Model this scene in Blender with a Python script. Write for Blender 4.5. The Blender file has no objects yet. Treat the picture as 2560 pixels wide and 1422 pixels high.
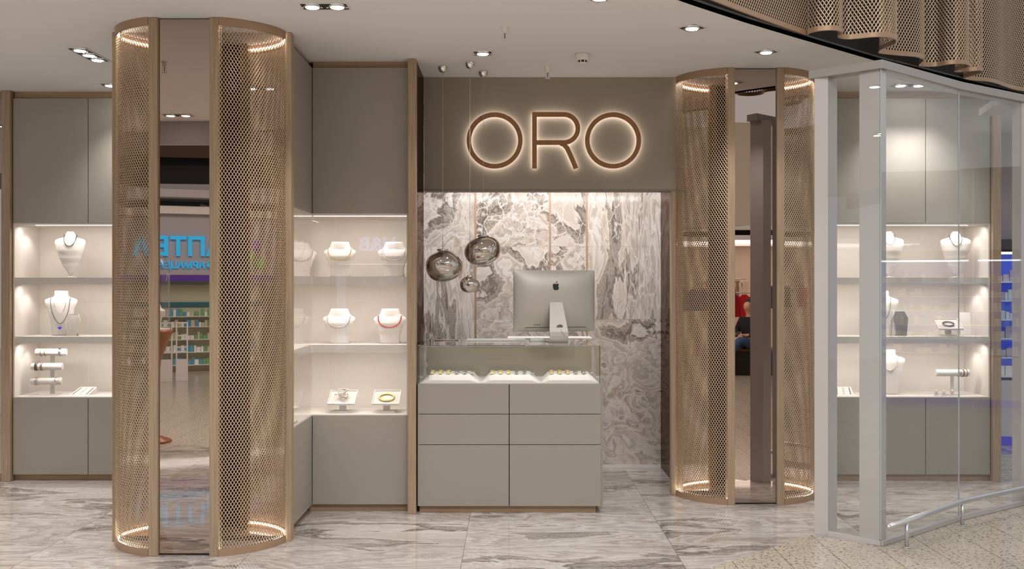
import bpy, bmesh, math, random
from math import sin, cos, pi, radians, sqrt
from mathutils import Vector, Matrix, noise as mnoise
random.seed(7)
S = bpy.context.scene
COL = S.collection

# ---------------------------------------------------------------- camera, exposure, world, big lights
F, HZ, EYE = 2480.0, 710.0, 1.515          # focal length and horizon for a 2560 x 1422 frame, eye height
cam = bpy.data.cameras.new('camera'); camo = bpy.data.objects.new('camera', cam); COL.objects.link(camo)
cam.sensor_width = 36.0; cam.lens = 36.0 * F / 2560.0
cam.shift_x = 1.0 / 2560; cam.shift_y = -1.0 / 2560
cam.clip_start = .05; cam.clip_end = 200
camo.location = (0, 0, EYE); camo.rotation_euler = (pi / 2, 0, 0)
S.camera = camo
S.view_settings.view_transform = 'Standard'; S.view_settings.look = 'None'
S.view_settings.gamma = 1.0; S.view_settings.use_curve_mapping = False
S.view_settings.exposure = -0.18
cy = S.cycles
cy.max_bounces = 10; cy.diffuse_bounces = 4; cy.glossy_bounces = 6; cy.transmission_bounces = 6
cy.transparent_max_bounces = 24; cy.caustics_reflective = False; cy.caustics_refractive = False
cy.sample_clamp_indirect = 4.0; cy.sample_clamp_direct = 0.0
cy.use_denoising = True
W = bpy.data.worlds.new('world'); S.world = W; W.use_nodes = True
WB = W.node_tree.nodes['Background']
WB.inputs[0].default_value = (.95, .965, 1.0, 1); WB.inputs[1].default_value = .80

def light(kind, name, loc, power, col=(1, .96, .92), rot=(0, 0, 0), size=None, size_y=None, spot=None, blend=.6, radius=.02):
    L = bpy.data.lights.new(name, kind); L.energy = power; L.color = col
    if kind == 'AREA':
        L.shape = 'RECTANGLE'; L.size = size; L.size_y = size_y or size
    if kind == 'SPOT':
        L.spot_size = radians(spot); L.spot_blend = blend; L.shadow_soft_size = radius
    if kind == 'POINT': L.shadow_soft_size = radius
    o = bpy.data.objects.new(name, L); o.location = loc; o.rotation_euler = rot; COL.objects.link(o)
    return o
MALL_FILL_POWER = 330.0
# unseen fill lights added over the mall; their housings are built with the mall below
for mx, my in ((-3.6, .4), (1.0, .2)):
    light('AREA', 'mall_fill_light', (mx, my, 5.2), MALL_FILL_POWER, (1, .975, .965), (0, 0, 0), 3.2, 1.6)

def at(px, py, Y):
    return Vector(((px - 1279.0) * Y / F, Y, EYE + (HZ - py) * Y / F))
def sx(px, Y): return (px - 1279.0) * Y / F
def sz(py, Y): return EYE + (HZ - py) * Y / F
def on_ceiling(px, py, Z=3.0):
    Y = F * (Z - EYE) / (HZ - py); return Vector((sx(px, Y), Y, Z))

# ---------------------------------------------------------------- mesh helpers
class MB:
    def __init__(s): s.v = []; s.f = []; s.sm = []
    def add(s, vs, fs, smooth=False):
        b = len(s.v); s.v += [tuple(v) for v in vs]
        for f in fs: s.f.append([b + i for i in f]); s.sm.append(smooth)
        return s
    def box(s, x0, x1, y0, y1, z0, z1, M=None):
        vs = [Vector((x, y, z)) for x in (x0, x1) for y in (y0, y1) for z in (z0, z1)]
        if M: vs = [M @ v for v in vs]
        return s.add(vs, [(0, 1, 3, 2), (4, 6, 7, 5), (0, 4, 5, 1), (2, 3, 7, 6), (0, 2, 6, 4), (1, 5, 7, 3)])
    def prism(s, poly, z0, z1, M=None):
        n = len(poly)
        a = sum(poly[i][0] * poly[(i + 1) % n][1] - poly[(i + 1) % n][0] * poly[i][1] for i in range(n))
        if a < 0: poly = poly[::-1]
        vs = [Vector((p[0], p[1], z0)) for p in poly] + [Vector((p[0], p[1], z1)) for p in poly]
        if M: vs = [M @ v for v in vs]
        return s.add(vs, [tuple(range(n))[::-1], tuple(range(n, 2 * n))] + [(i, (i + 1) % n, n + (i + 1) % n, n + i) for i in range(n)])
    def lathe(s, prof, n=32, M=None, smooth=True, cap=True):
        vs = []; m = len(prof)
        for r, z in prof:
            for i in range(n):
                a = 2 * pi * i / n; vs.append(Vector((r * cos(a), r * sin(a), z)))
        if M: vs = [M @ v for v in vs]
        fs = [(j * n + i, j * n + (i + 1) % n, (j + 1) * n + (i + 1) % n, (j + 1) * n + i) for j in range(m - 1) for i in range(n)]
        s.add(vs, fs, smooth)
        if cap:
            b = len(s.v) - len(vs)
            s.f.append([b + i for i in range(n)][::-1]); s.sm.append(False)
            s.f.append([b + (m - 1) * n + i for i in range(n)]); s.sm.append(False)
        return s
    def tube(s, pts, r, n=10, closed=False, cap=True, smooth=True):
        pts = [Vector(p) for p in pts]; m = len(pts); vs = []; up = None
        for i, p in enumerate(pts):
            if closed: t = pts[(i + 1) % m] - pts[i - 1]
            else: t = pts[min(i + 1, m - 1)] - pts[max(i - 1, 0)]
            t.normalize()
            if up is None:
                up = Vector((0, 0, 1)) if abs(t.z) < .9 else Vector((1, 0, 0))
            a = t.cross(up).normalized(); up = a.cross(t).normalized()
            rr = r[i] if isinstance(r, (list, tuple)) else r
            for k in range(n):
                w = 2 * pi * k / n; vs.append(p + (a * cos(w) + up * sin(w)) * rr)
        fs = []
        for j in range(m if closed else m - 1):
            for k in range(n):
                j2 = (j + 1) % m; fs.append((j * n + k, j * n + (k + 1) % n, j2 * n + (k + 1) % n, j2 * n + k))
        s.add(vs, fs, smooth)
        if cap and not closed:
            b = len(s.v) - len(vs)
            s.f.append([b + k for k in range(n)][::-1]); s.sm.append(False)
            s.f.append([b + (m - 1) * n + k for k in range(n)]); s.sm.append(False)
        return s
    def loft(s, rings, smooth=True):
        n = len(rings[0]); vs = [v for r in rings for v in r]
        fs = [(j * n + i, j * n + (i + 1) % n, (j + 1) * n + (i + 1) % n, (j + 1) * n + i) for j in range(len(rings) - 1) for i in range(n)]
        s.add(vs, fs, smooth)
        b = len(s.v) - len(vs)
        s.f.append([b + i for i in range(n)][::-1]); s.sm.append(smooth)
        s.f.append([b + (len(rings) - 1) * n + i for i in range(n)]); s.sm.append(smooth)
        return s
    def ball(s, c, r, n=8, m=6):
        c = Vector(c); vs = [c + Vector((0, 0, -r))]
        for j in range(1, m):
            a = -pi / 2 + pi * j / m
            for i in range(n): vs.append(c + Vector((cos(a) * cos(2 * pi * i / n), cos(a) * sin(2 * pi * i / n), sin(a))) * r)
        vs.append(c + Vector((0, 0, r))); L = len(vs) - 1
        fs = [(0, 1 + (i + 1) % n, 1 + i) for i in range(n)]
        for j in range(m - 2):
            for i in range(n):
                a = 1 + j * n; fs.append((a + i, a + (i + 1) % n, a + n + (i + 1) % n, a + n + i))
        a = 1 + (m - 2) * n
        fs += [(a + i, a + (i + 1) % n, L) for i in range(n)]
        return s.add(vs, fs, True)
    def build(s, name, mat, parent=None, bevel=0, M=None):
        me = bpy.data.meshes.new(name)
        vs = [M @ Vector(v) for v in s.v] if M else s.v
        me.from_pydata(vs, [], s.f); me.polygons.foreach_set('use_smooth', s.sm)
        for mm in (mat if isinstance(mat, (list, tuple)) else [mat]): me.materials.append(mm)
        me.update()
        o = bpy.data.objects.new(name, me); COL.objects.link(o)
        if parent:
            o.parent = parent
        if bevel:
            b = o.modifiers.new('bevel', 'BEVEL'); b.width = bevel; b.segments = 2; b.limit_method = 'ANGLE'; b.angle_limit = radians(40)
        return o

def tag(o, label=None, cat=None, group=None, kind=None):
    if label: o['label'] = label
    if cat: o['category'] = cat
    if group: o['group'] = group
    if kind: o['kind'] = kind
    return o
def empty(name, loc=(0, 0, 0), rz=0, label=None, cat=None, group=None):
    o = bpy.data.objects.new(name, None); COL.objects.link(o)
    o.location = loc; o.rotation_euler = (0, 0, rz); o.empty_display_size = .05
    return tag(o, label, cat, group)
def struct(name, mb, mat, bevel=0):
    return tag(mb.build(name, mat, None, bevel), kind='structure')
def BX(*a, M=None): return MB().box(*a, M=M)
def recenter(o):
    'moves the origin of a one-mesh thing to the middle of its base'
    vs = [v.co for v in o.data.vertices]
    c = Vector(((min(v.x for v in vs) + max(v.x for v in vs)) / 2, (min(v.y for v in vs) + max(v.y for v in vs)) / 2, min(v.z for v in vs)))
    o.data.transform(Matrix.Translation(-c)); o.location = o.matrix_basis @ c
    return o
def dup(root, loc, rz=0, label=None, group=None):
    r = root.copy(); COL.objects.link(r); r.location = loc; r.rotation_euler = (0, 0, rz)
    if label: r['label'] = label
    if group: r['group'] = group
    for ch in list(root.children):
        c = ch.copy(); COL.objects.link(c); c.parent = r
        for g in list(ch.children):
            d = g.copy(); COL.objects.link(d); d.parent = c
    return r

# ---------------------------------------------------------------- materials
class NT:
    def __init__(s, name):
        s.m = bpy.data.materials.new(name); s.m.use_nodes = True
        s.t = s.m.node_tree; s.t.nodes.clear()
        s.out = s.t.nodes.new('ShaderNodeOutputMaterial')
    def n(s, typ, **k):
        nd = s.t.nodes.new(typ)
        for a, b in k.items(): setattr(nd, a, b)
        return nd
    def l(s, a, b): s.t.links.new(a, b)
    def set(s, sock, v):
        if hasattr(v, 'is_output'): s.l(v, sock)
        else: sock.default_value = v
    def math(s, op, a, b=None, c=None):
        nd = s.n('ShaderNodeMath', operation=op)
        s.set(nd.inputs[0], a)
        if b is not None: s.set(nd.inputs[1], b)
        if c is not None: s.set(nd.inputs[2], c)
        return nd.outputs[0]
    def vmath(s, op, a, b=None):
        nd = s.n('ShaderNodeVectorMath', operation=op)
        s.set(nd.inputs[0], a)
        if b is not None: s.set(nd.inputs['Scale'] if op == 'SCALE' else nd.inputs[1], b)
        return nd.outputs[0]
    def mix(s, f, a, b, mode='MIX'):
        nd = s.n('ShaderNodeMix', data_type='RGBA', blend_type=mode)
        s.set(nd.inputs[0], f); s.set(nd.inputs[6], a); s.set(nd.inputs[7], b)
        return nd.outputs[2]
    def noise(s, vec, scale, detail=4, rough=.5, dist=0, out=0):
        nd = s.n('ShaderNodeTexNoise'); s.l(vec, nd.inputs['Vector'])
        nd.inputs['Scale'].default_value = scale; nd.inputs['Detail'].default_value = detail
        nd.inputs['Roughness'].default_value = rough; nd.inputs['Distortion'].default_value = dist
        return nd.outputs[out]
    def ramp(s, f, stops, interp='LINEAR'):
        nd = s.n('ShaderNodeValToRGB'); s.l(f, nd.inputs[0]); e = nd.color_ramp.elements
        nd.color_ramp.interpolation = interp
        while len(e) < len(stops): e.new(.5)
        for el, (p, c) in zip(e, stops):
            el.position = p; el.color = c if len(c) == 4 else (*c, 1)
        return nd.outputs[0], nd.outputs[1]
    def pos(s): return s.n('ShaderNodeNewGeometry').outputs['Position']
    def obj(s): return s.n('ShaderNodeTexCoord').outputs['Object']
    def bsdf(s, col, rough=.5, metal=0, spec=.5, **k):
        b = s.n('ShaderNodeBsdfPrincipled')
        s.set(b.inputs['Base Color'], col); s.set(b.inputs['Roughness'], rough)
        s.set(b.inputs['Metallic'], metal); s.set(b.inputs['Specular IOR Level'], spec)
        for a, v in k.items(): s.set(b.inputs[a.replace('_', ' ')], v)
        s.l(b.outputs[0], s.out.inputs[0]); return b
def C(r, g, b):
    'sRGB 0..255 to linear'
    f = lambda c: ((c / 255 + .055) / 1.055) ** 2.4 if c / 255 > .04045 else c / 255 / 12.92
    return (f(r), f(g), f(b), 1)
def plain(name, col, rough=.5, metal=0, spec=.5, emit=None, es=1.0, fine=0.0):
    t = NT(name); c = col
    if fine:
        nz = t.noise(t.obj(), 60, 3); c = t.mix(t.math('MULTIPLY', nz, fine), col, tuple(x * .6 for x in col[:3]) + (1,))
    b = t.bsdf(c, rough, metal, spec)
    if emit: b.inputs['Emission Color'].default_value = emit; b.inputs['Emission Strength'].default_value = es
    return t.m

def wood(name, base, axis='Z', dark=.72, rough=.45):
    t = NT(name); p = t.pos()
    mp = t.n('ShaderNodeMapping'); t.l(p, mp.inputs[0])
    sc = {'Z': (1, 1, .02), 'X': (.02, 1, 1)}[axis]
    mp.inputs['Scale'].default_value = sc
    n1 = t.noise(mp.outputs[0], 160, 3, .6); n2 = t.noise(mp.outputs[0], 34, 3, .5)
    f, _ = t.ramp(n1, [(.35, (0, 0, 0)), (.65, (1, 1, 1))])
    d = tuple(x * dark for x in base[:3]) + (1,); l = tuple(min(1, x * 1.12) for x in base[:3]) + (1,)
    c = t.mix(f, d, l); c = t.mix(t.math('MULTIPLY', n2, .5), c, base)
    b = t.bsdf(c, rough, 0, .4)
    bp = t.n('ShaderNodeBump'); bp.inputs['Strength'].default_value = .08; bp.inputs['Distance'].default_value = .002
    t.l(n1, bp.inputs['Height']); t.l(bp.outputs[0], b.inputs['Normal'])
    return t.m

def marble(name, axes, tile, org, seedv, warp=.9, base_scale=.9, stretch=(1, 1), rough=.06, contrast=1.0, joint=.0025, jcol=None, spec=.5, sat=.85, val=1.0, curtain=None, crack=.7):
    'onyx slabs: each tile takes its own piece of one warped contour field'
    t = NT(name); p = t.pos()
    sp = t.n('ShaderNodeSeparateXYZ'); t.l(p, sp.inputs[0])
    u = t.math('SUBTRACT', sp.outputs[axes[0]], org[0]); v = t.math('SUBTRACT', sp.outputs[axes[1]], org[1])
    iu = t.math('FLOOR', t.math('DIVIDE', u, tile[0])); iv = t.math('FLOOR', t.math('DIVIDE', v, tile[1]))
    cb = t.n('ShaderNodeCombineXYZ'); t.l(iu, cb.inputs[0]); t.l(iv, cb.inputs[1]); cb.inputs[2].default_value = seedv
    wn = t.n('ShaderNodeTexWhiteNoise', noise_dimensions='3D'); t.l(cb.outputs[0], wn.inputs['Vector'])
    cu = t.n('ShaderNodeCombineXYZ'); t.l(t.math('MULTIPLY', u, stretch[0]), cu.inputs[0]); t.l(t.math('MULTIPLY', v, stretch[1]), cu.inputs[1])
    # per tile random turn of the slab
    rot = t.n('ShaderNodeVectorRotate', rotation_type='Z_AXIS'); t.l(cu.outputs[0], rot.inputs['Vector'])
    wsep = t.n('ShaderNodeSeparateColor'); t.l(wn.outputs['Color'], wsep.inputs[0])
    t.l(t.math('MULTIPLY', t.math('SUBTRACT', wsep.outputs[2], .5), 1.1 if stretch[1] > 1.2 else 3.0), rot.inputs['Angle'])
    q = t.vmath('ADD', rot.outputs[0], t.vmath('SCALE', wn.outputs['Color'], 9.0))
    if curtain:
        cc = t.n('ShaderNodeCombineXYZ'); t.l(t.math('MULTIPLY', u, 2.3), cc.inputs[0]); t.l(t.math('MULTIPLY', v, .42), cc.inputs[1])
        m = None
        for (a_, lo, hi) in curtain:
            k = t.math('MULTIPLY', t.math('COMPARE', iu, a_, .1), t.math('MULTIPLY', t.math('GREATER_THAN', iv, lo - .5), t.math('LESS_THAN', iv, hi + .5)))
            m = k if m is None else t.math('MAXIMUM', m, k)
        mv = t.n('ShaderNodeMix', data_type='VECTOR'); t.l(m, mv.inputs[0]); t.l(q, mv.inputs[4]); t.l(t.vmath('ADD', cc.outputs[0], (4.3, 1.7, 0)), mv.inputs[5]); q = mv.outputs[1]
    w1 = t.vmath('SUBTRACT', t.noise(q, 1.1, 3, .55, 0, 1), (.5, .5, .5))
    q1 = t.vmath('ADD', q, t.vmath('SCALE', w1, warp))
    w2 = t.vmath('SUBTRACT', t.noise(q1, 7, 4, .65, 0, 1), (.5, .5, .5))
    q2 = t.vmath('ADD', q1, t.vmath('SCALE', w2, .11))
    A = t.noise(q2, base_scale, 6, .52)
    Bn = t.noise(q2, base_scale * .8 + .13, 1, .5, .6)
    g = t.noise(q, 75, 3, .7)          # crystal grain
    g2 = t.noise(q, 26, 5, .7)
    cream, white, grey = C(205, 190, 176), C(226, 219, 214), C(176, 166, 158)
    tan, brown, dark = C(170, 146, 120), C(120, 100, 84), C(70, 60, 54)
    col, _ = t.ramp(A, [(.0, grey), (.26, white), (.33, cream), (.372, white), (.385, brown), (.392, dark), (.402, C(168, 156, 146)),
                        (.428, C(172, 160, 150)), (.436, tan), (.444, white), (.47, cream), (.492, grey), (.505, white), (.535, cream), (.552, grey), (.57, white),
                        (.60, cream), (.618, tan), (.626, grey), (.65, white), (.69, grey), (.71, brown), (.72, white), (1, cream)])
    # contour lines of the same field: fine agate banding, only here and there
    li = t.math('SINE', t.math('MULTIPLY', t.math('ADD', A, t.math('MULTIPLY', Bn, .25)), 300.0))
    mb, _ = t.ramp(Bn, [(.42, (0, 0, 0)), (.56, (1, 1, 1))])
    lf = t.math('MULTIPLY', t.math('MULTIPLY', t.math('ADD', t.math('MULTIPLY', li, .5), .5), mb), .42 * contrast)
    col = t.mix(lf, col, C(150, 134, 120))
    # grainy brown bands
    gm, _ = t.ramp(A, [(.378, (0, 0, 0)), (.388, (1, 1, 1)), (.434, (1, 1, 1)), (.442, (0, 0, 0)), (.700, (0, 0, 0)), (.712, (1, 1, 1)), (.72, (0, 0, 0))])
    gf, _ = t.ramp(g, [(.42, (1, 1, 1)), (.53, (0, 0, 0))])
    col = t.mix(t.math('MULTIPLY', t.math('MULTIPLY', gm, gf), .75 * contrast), col, dark)
    # dark speckle clusters
    cl, _ = t.ramp(t.noise(q1, 2.1, 3, .5), [(.50, (0, 0, 0)), (.60, (1, 1, 1))])
    sp2, _ = t.ramp(g2, [(.34, (1, 1, 1)), (.44, (0, 0, 0))])
    col = t.mix(t.math('MULTIPLY', t.math('MULTIPLY', cl, sp2), .8 * contrast), col, C(88, 72, 60))
    # pale crackle
    vo = t.n('ShaderNodeTexVoronoi', feature='DISTANCE_TO_EDGE'); t.l(q2, vo.inputs['Vector']); vo.inputs['Scale'].default_value = 8.5
    vf, _ = t.ramp(vo.outputs['Distance'], [(.0, (1, 1, 1)), (.045, (0, 0, 0))])
    vm, _ = t.ramp(t.noise(q1, 1.4, 2, .5), [(.40, (0, 0, 0)), (.52, (1, 1, 1))])
    col = t.mix(t.math('MULTIPLY', t.math('MULTIPLY', vf, vm), crack), col, C(232, 226, 220))
    # soft warm / cool drift
    dr, _ = t.ramp(t.noise(q, .8, 2, .5), [(.38, (0, 0, 0)), (.62, (1, 1, 1))])
    col = t.mix(t.math('MULTIPLY', dr, .30), col, C(168, 138, 110), 'MULTIPLY')
    # contrast / overall level
    hs = t.n('ShaderNodeHueSaturation'); t.l(col, hs.inputs['Color']); hs.inputs['Saturation'].default_value = sat
    hs.inputs['Value'].default_value = val
    col = hs.outputs[0]
    if contrast < 1: col = t.mix(1 - contrast, col, C(196, 184, 174))
    # joints
    fu = t.math('ABSOLUTE', t.math('SUBTRACT', t.math('FRACT', t.math('DIVIDE', u, tile[0])), .5))
    fv = t.math('ABSOLUTE', t.math('SUBTRACT', t.math('FRACT', t.math('DIVIDE', v, tile[1])), .5))
    ju = t.math('GREATER_THAN', fu, .5 - joint / tile[0] / 2); jv = t.math('GREATER_THAN', fv, .5 - joint * .45 / tile[1] / 2)
    col = t.mix(t.math('MAXIMUM', t.math('MULTIPLY', ju, .9), t.math('MULTIPLY', jv, .6)), col, jcol or C(70, 62, 56))
    t.bsdf(col, rough, 0, spec)
    return t.m

def glass(name, tint=(1, 1, 1, 1), refl=1.0, rough=0.0, ior=1.5):
    'clear pane: see-through with a Fresnel reflection'
    t = NT(name)
    tr = t.n('ShaderNodeBsdfTransparent'); tr.inputs[0].default_value = tint
    gl = t.n('ShaderNodeBsdfGlossy'); gl.inputs['Roughness'].default_value = rough; gl.inputs['Color'].default_value = (1, 1, 1, 1)
    g_ = t.n('ShaderNodeNewGeometry')
    dt = t.n('ShaderNodeVectorMath', operation='DOT_PRODUCT'); t.l(g_.outputs['Normal'], dt.inputs[0]); t.l(g_.outputs['Incoming'], dt.inputs[1])
    k = t.math('SUBTRACT', 1.0, t.math('ABSOLUTE', dt.outputs['Value']))
    fr = t.math('MULTIPLY_ADD', t.math('POWER', k, 5.0), .96, .04)
    mx = t.n('ShaderNodeMixShader'); t.l(t.math('MINIMUM', t.math('MULTIPLY', fr, refl), .95), mx.inputs[0])
    t.l(tr.outputs[0], mx.inputs[1]); t.l(gl.outputs[0], mx.inputs[2]); t.l(mx.outputs[0], t.out.inputs[0])
    return t.m
def smoky(name):
    t = NT(name)
    tr = t.n('ShaderNodeBsdfTransparent'); tr.inputs[0].default_value = (.52, .47, .44, 1)
    gl = t.n('ShaderNodeBsdfGlossy'); gl.inputs['Roughness'].default_value = .0; gl.inputs['Color'].default_value = (.86, .80, .74, 1)
    lw = t.n('ShaderNodeLayerWeight'); lw.inputs[0].default_value = .35
    f = t.math('MULTIPLY_ADD', lw.outputs['Facing'], .28, .58)
    mx = t.n('ShaderNodeMixShader'); t.l(f, mx.inputs[0])
    t.l(tr.outputs[0], mx.inputs[1]); t.l(gl.outputs[0], mx.inputs[2]); t.l(mx.outputs[0], t.out.inputs[0])
    return t.m
def emis(name, col, s):
    t = NT(name); e = t.n('ShaderNodeEmission'); e.inputs[0].default_value = col; e.inputs[1].default_value = s
    t.l(e.outputs[0], t.out.inputs[0]); return t.m

M_TAUPE = plain('taupe_lacquer', C(154, 148, 138), .42, 0, .35)
M_SIGNWALL = plain('taupe_wall', C(150, 139, 125), .5, 0, .3)
M_WOOD = wood('oak_upright', C(168, 145, 119), 'Z')
M_WOODX = wood('oak_lengthwise', C(170, 142, 114), 'X')
M_LETTER = wood('brown_brushed', C(150, 104, 68), 'Z', .85, .4)
M_WHITE = plain('white_lacquer', C(226, 221, 216), .45, 0, .4)
M_NICHE = plain('niche_white', C(224, 217, 210), .55, 0, .3)
M_CEIL = plain('ceiling_paint', C(232, 230, 230), .9, 0, .1)
M_BRONZE = plain('bronze_mesh', C(198, 170, 140), .34, .45, .5)
M_BRONZE2 = plain('bronze_rim', C(170, 140, 114), .4, .3, .4)
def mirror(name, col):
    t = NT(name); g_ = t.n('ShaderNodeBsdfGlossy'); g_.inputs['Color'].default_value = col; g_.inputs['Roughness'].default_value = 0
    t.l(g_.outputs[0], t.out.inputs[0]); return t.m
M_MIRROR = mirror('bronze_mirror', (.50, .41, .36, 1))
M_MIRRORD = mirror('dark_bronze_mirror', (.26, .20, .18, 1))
M_DARK = plain('dark_backing', C(36, 29, 25), .6, 0, .3)
M_BLACK = plain('black_plastic', C(20, 18, 17), .4)
M_CHROME = plain('chrome', (.75, .73, .7, 1), .06, 1.0)
M_STEEL = plain('brushed_steel', (.62, .61, .60, 1), .32, .85)
M_GOLD = plain('gold', C(214, 184, 110), .22, 1.0)
M_DSTEEL = plain('dark_steel_chain', C(96, 90, 86), .3, .6)
M_PGOLD = plain('pale_gold', C(222, 206, 140), .3, .5)
M_SILVER = plain('silver', (.72, .70, .67, 1), .18, 1.0)
M_PEARL = plain('pearl', C(205, 193, 182), .2, .25, .6)
M_RED = plain('red_bead', C(190, 70, 66), .25, .1, .6)
M_GLASS = glass('clear_glass', (.985, .99, .985, 1), 1.0)
M_GLASSD = glass('display_glass', (.99, .99, .985, 1), .9)
M_SMOKE = smoky('smoked_mirror_glass')
M_ALU = plain('satin_aluminium', C(186, 180, 172), .46, .55, .5)
M_LED = emis('led_warm', (1, .91, .80, 1), 40.0)
M_LEDW = emis('led_white', (1, .93, .86, 1), 5.0)
M_LAMP = emis('lamp_lens', (1, .97, .93, 1), 40.0)
M_VELVET = plain('white_leatherette', C(232, 226, 221), .6, 0, .3)
M_GREYV = plain('grey_suede', C(120, 115, 108), .8, 0, .2)
M_FLOOR = marble('onyx_floor', (0, 1), (1.2, .6), (-.272, 5.745), 3.0, warp=.8, base_scale=1.15, stretch=(.55, 1.5), rough=.045, contrast=.86, spec=.6, sat=.62, val=.86)
M_ONYX = marble('onyx_wall', (0, 2), (.92, .6), (-.298, .025), 5.0, warp=.55, base_scale=1.8, rough=.12, curtain=((1, 2, 3), (-1, 1, 2)), crack=.95, contrast=.84, joint=.003)

def terrazzo():
    t = NT('terrazzo'); p = t.pos()
    sp = t.n('ShaderNodeSeparateXYZ'); t.l(p, sp.inputs[0])
    a = t.noise(p, 48, 3, .6, .3); b = t.noise(p, 90, 2, .6)
    base = t.mix(t.noise(p, 30, 3, .6), C(176, 165, 146), C(204, 194, 177))
    f, _ = t.ramp(a, [(.38, (1, 1, 1)), (.43, (0, 0, 0))]); c = t.mix(t.math('MULTIPLY', f, .9), base, C(98, 82, 64))
    f, _ = t.ramp(b, [(.34, (1, 1, 1)), (.40, (0, 0, 0))]); c = t.mix(t.math('MULTIPLY', f, .7), c, C(80, 68, 58))
    u = t.math('FRACT', t.math('DIVIDE', t.math('SUBTRACT', sp.outputs[0], .005), .3))
    v = t.math('FRACT', t.math('DIVIDE', sp.outputs[1], 1.2))
    j = t.math('MAXIMUM', t.math('LESS_THAN', u, .014), t.math('LESS_THAN', v, .001))
    c = t.mix(t.math('MULTIPLY', j, .85), c, C(60, 52, 44))
    t.bsdf(c, .16, 0, .5); return t.m
M_TERR = terrazzo()

# ---------------------------------------------------------------- the setting
CE = [(-9, 2.0), (-2.6, 2.03), (-1.5, 2.55), (-.5, 3.6), (.2, 4.42), (.9456, 5.188), (1.314, 5.544), (1.689, 5.88), (2.407, 6.51), (3.27, 7.18), (4.0, 7.74), (6, 9.2), (8, 10.4)]
struct('ceiling', MB().prism(CE + [(8, 13), (-9, 13)], 3.0, 3.012), M_CEIL)
FE = [(-9, 1.75), (-3, 1.75), (-1.9, 2.25), (-.9, 3.25), (1.048, 5.277), (1.80, 6.0), (2.14, 5.745), (2.874, 6.37), (3.522, 6.82), (6, 8.4), (9, 10.2)]
struct('floor', MB().prism(FE + [(9, 14), (-9, 14)], -.06, 0), M_FLOOR)
struct('floor', MB().prism([(-12, -9), (16, -9), (16, 20), (-12, 20)], -.12, -.0012), M_TERR)
# back walls
WY = 8.2
struct('wall_back', BX(-1.1, 1.233, WY, WY + .1, 0.02, 3.0), M_ONYX)
struct('baseboard_back', BX(-1.1, 1.233, WY - .012, WY, 0.0, .024), M_WHITE)
for i, px in enumerate((1189, 1375, 1467)):
    x = sx(px, WY); struct('trim_%d' % (i + 1), BX(x - .007, x + .007, WY - .004, WY, .024, 2.95), M_BRONZE2)
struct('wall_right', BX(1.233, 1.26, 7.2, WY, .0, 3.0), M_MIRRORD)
struct('trim_4', BX(1.2325, 1.2335, 7.2, WY, 2.028, 2.031), M_BLACK)
struct('trim_5', BX(1.2325, 1.2335, 7.618, 7.621, 0, 2.95), M_BLACK)
struct('trim_6', BX(1.195, 1.232, 7.13, 7.19, 0, 2.20), M_WOOD, .003)
# side wall beside the alcove, clad in the same dark mirror
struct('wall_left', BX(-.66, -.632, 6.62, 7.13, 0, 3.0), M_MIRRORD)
struct('wall_left', BX(-1.12, -1.1, 7.25, WY, 0, 3.0), M_MIRROR)
# bulkhead that carries the sign
struct('wall_front', BX(-.629, 1.227, 7.12, 7.25, 2.196, 3.0), M_SIGNWALL)
struct('trim_7', BX(-.629, 1.227, 7.121, 7.25, 2.184, 2.197), plain('bulkhead_edge', C(128, 117, 104), .5), 0)
# outer shell
struct('wall_back', BX(-9, -1.1, 8.6, 8.7, 0, 3.0), M_SIGNWALL)
struct('wall_back', BX(1.26, 3.72, 8.6, 8.7, 0, 3.0), M_SIGNWALL)
struct('wall_left', BX(-9, -3.93, 7.66, 7.7, .05, 3.0), M_MIRROR)
struct('baseboard_left', BX(-9, -3.93, 7.65, 7.70, 0, .05), M_WOODX)
# dark wall above the ceiling edge, behind the mesh curtain
mbk = MB()
for (x0, y0), (x1, y1) in zip(CE[3:], CE[4:]):
    mbk.add([(x0, y0, 3.0), (x1, y1, 3.0), (x1, y1, 4.6), (x0, y0, 4.6), (x0, y0 + .08, 3.0), (x1, y1 + .08, 3.0), (x1, y1 + .08, 4.6), (x0, y0 + .08, 4.6)],
            [(0, 1, 2, 3), (5, 4, 7, 6), (3, 2, 6, 7), (0, 4, 5, 1)])
struct('wall_upper', mbk, M_DARK)
# cove lamps hidden behind the bulkhead wash the onyx wall
light('AREA', 'cove_light', (.30, 7.34, 2.60), 26, (1, .975, .965), (radians(38), 0, 0), 1.75, .06)
light('AREA', 'cove_light', (.30, 7.30, 2.30), 6, (1, .975, .965), (radians(20), 0, 0), 1.75, .06)

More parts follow.
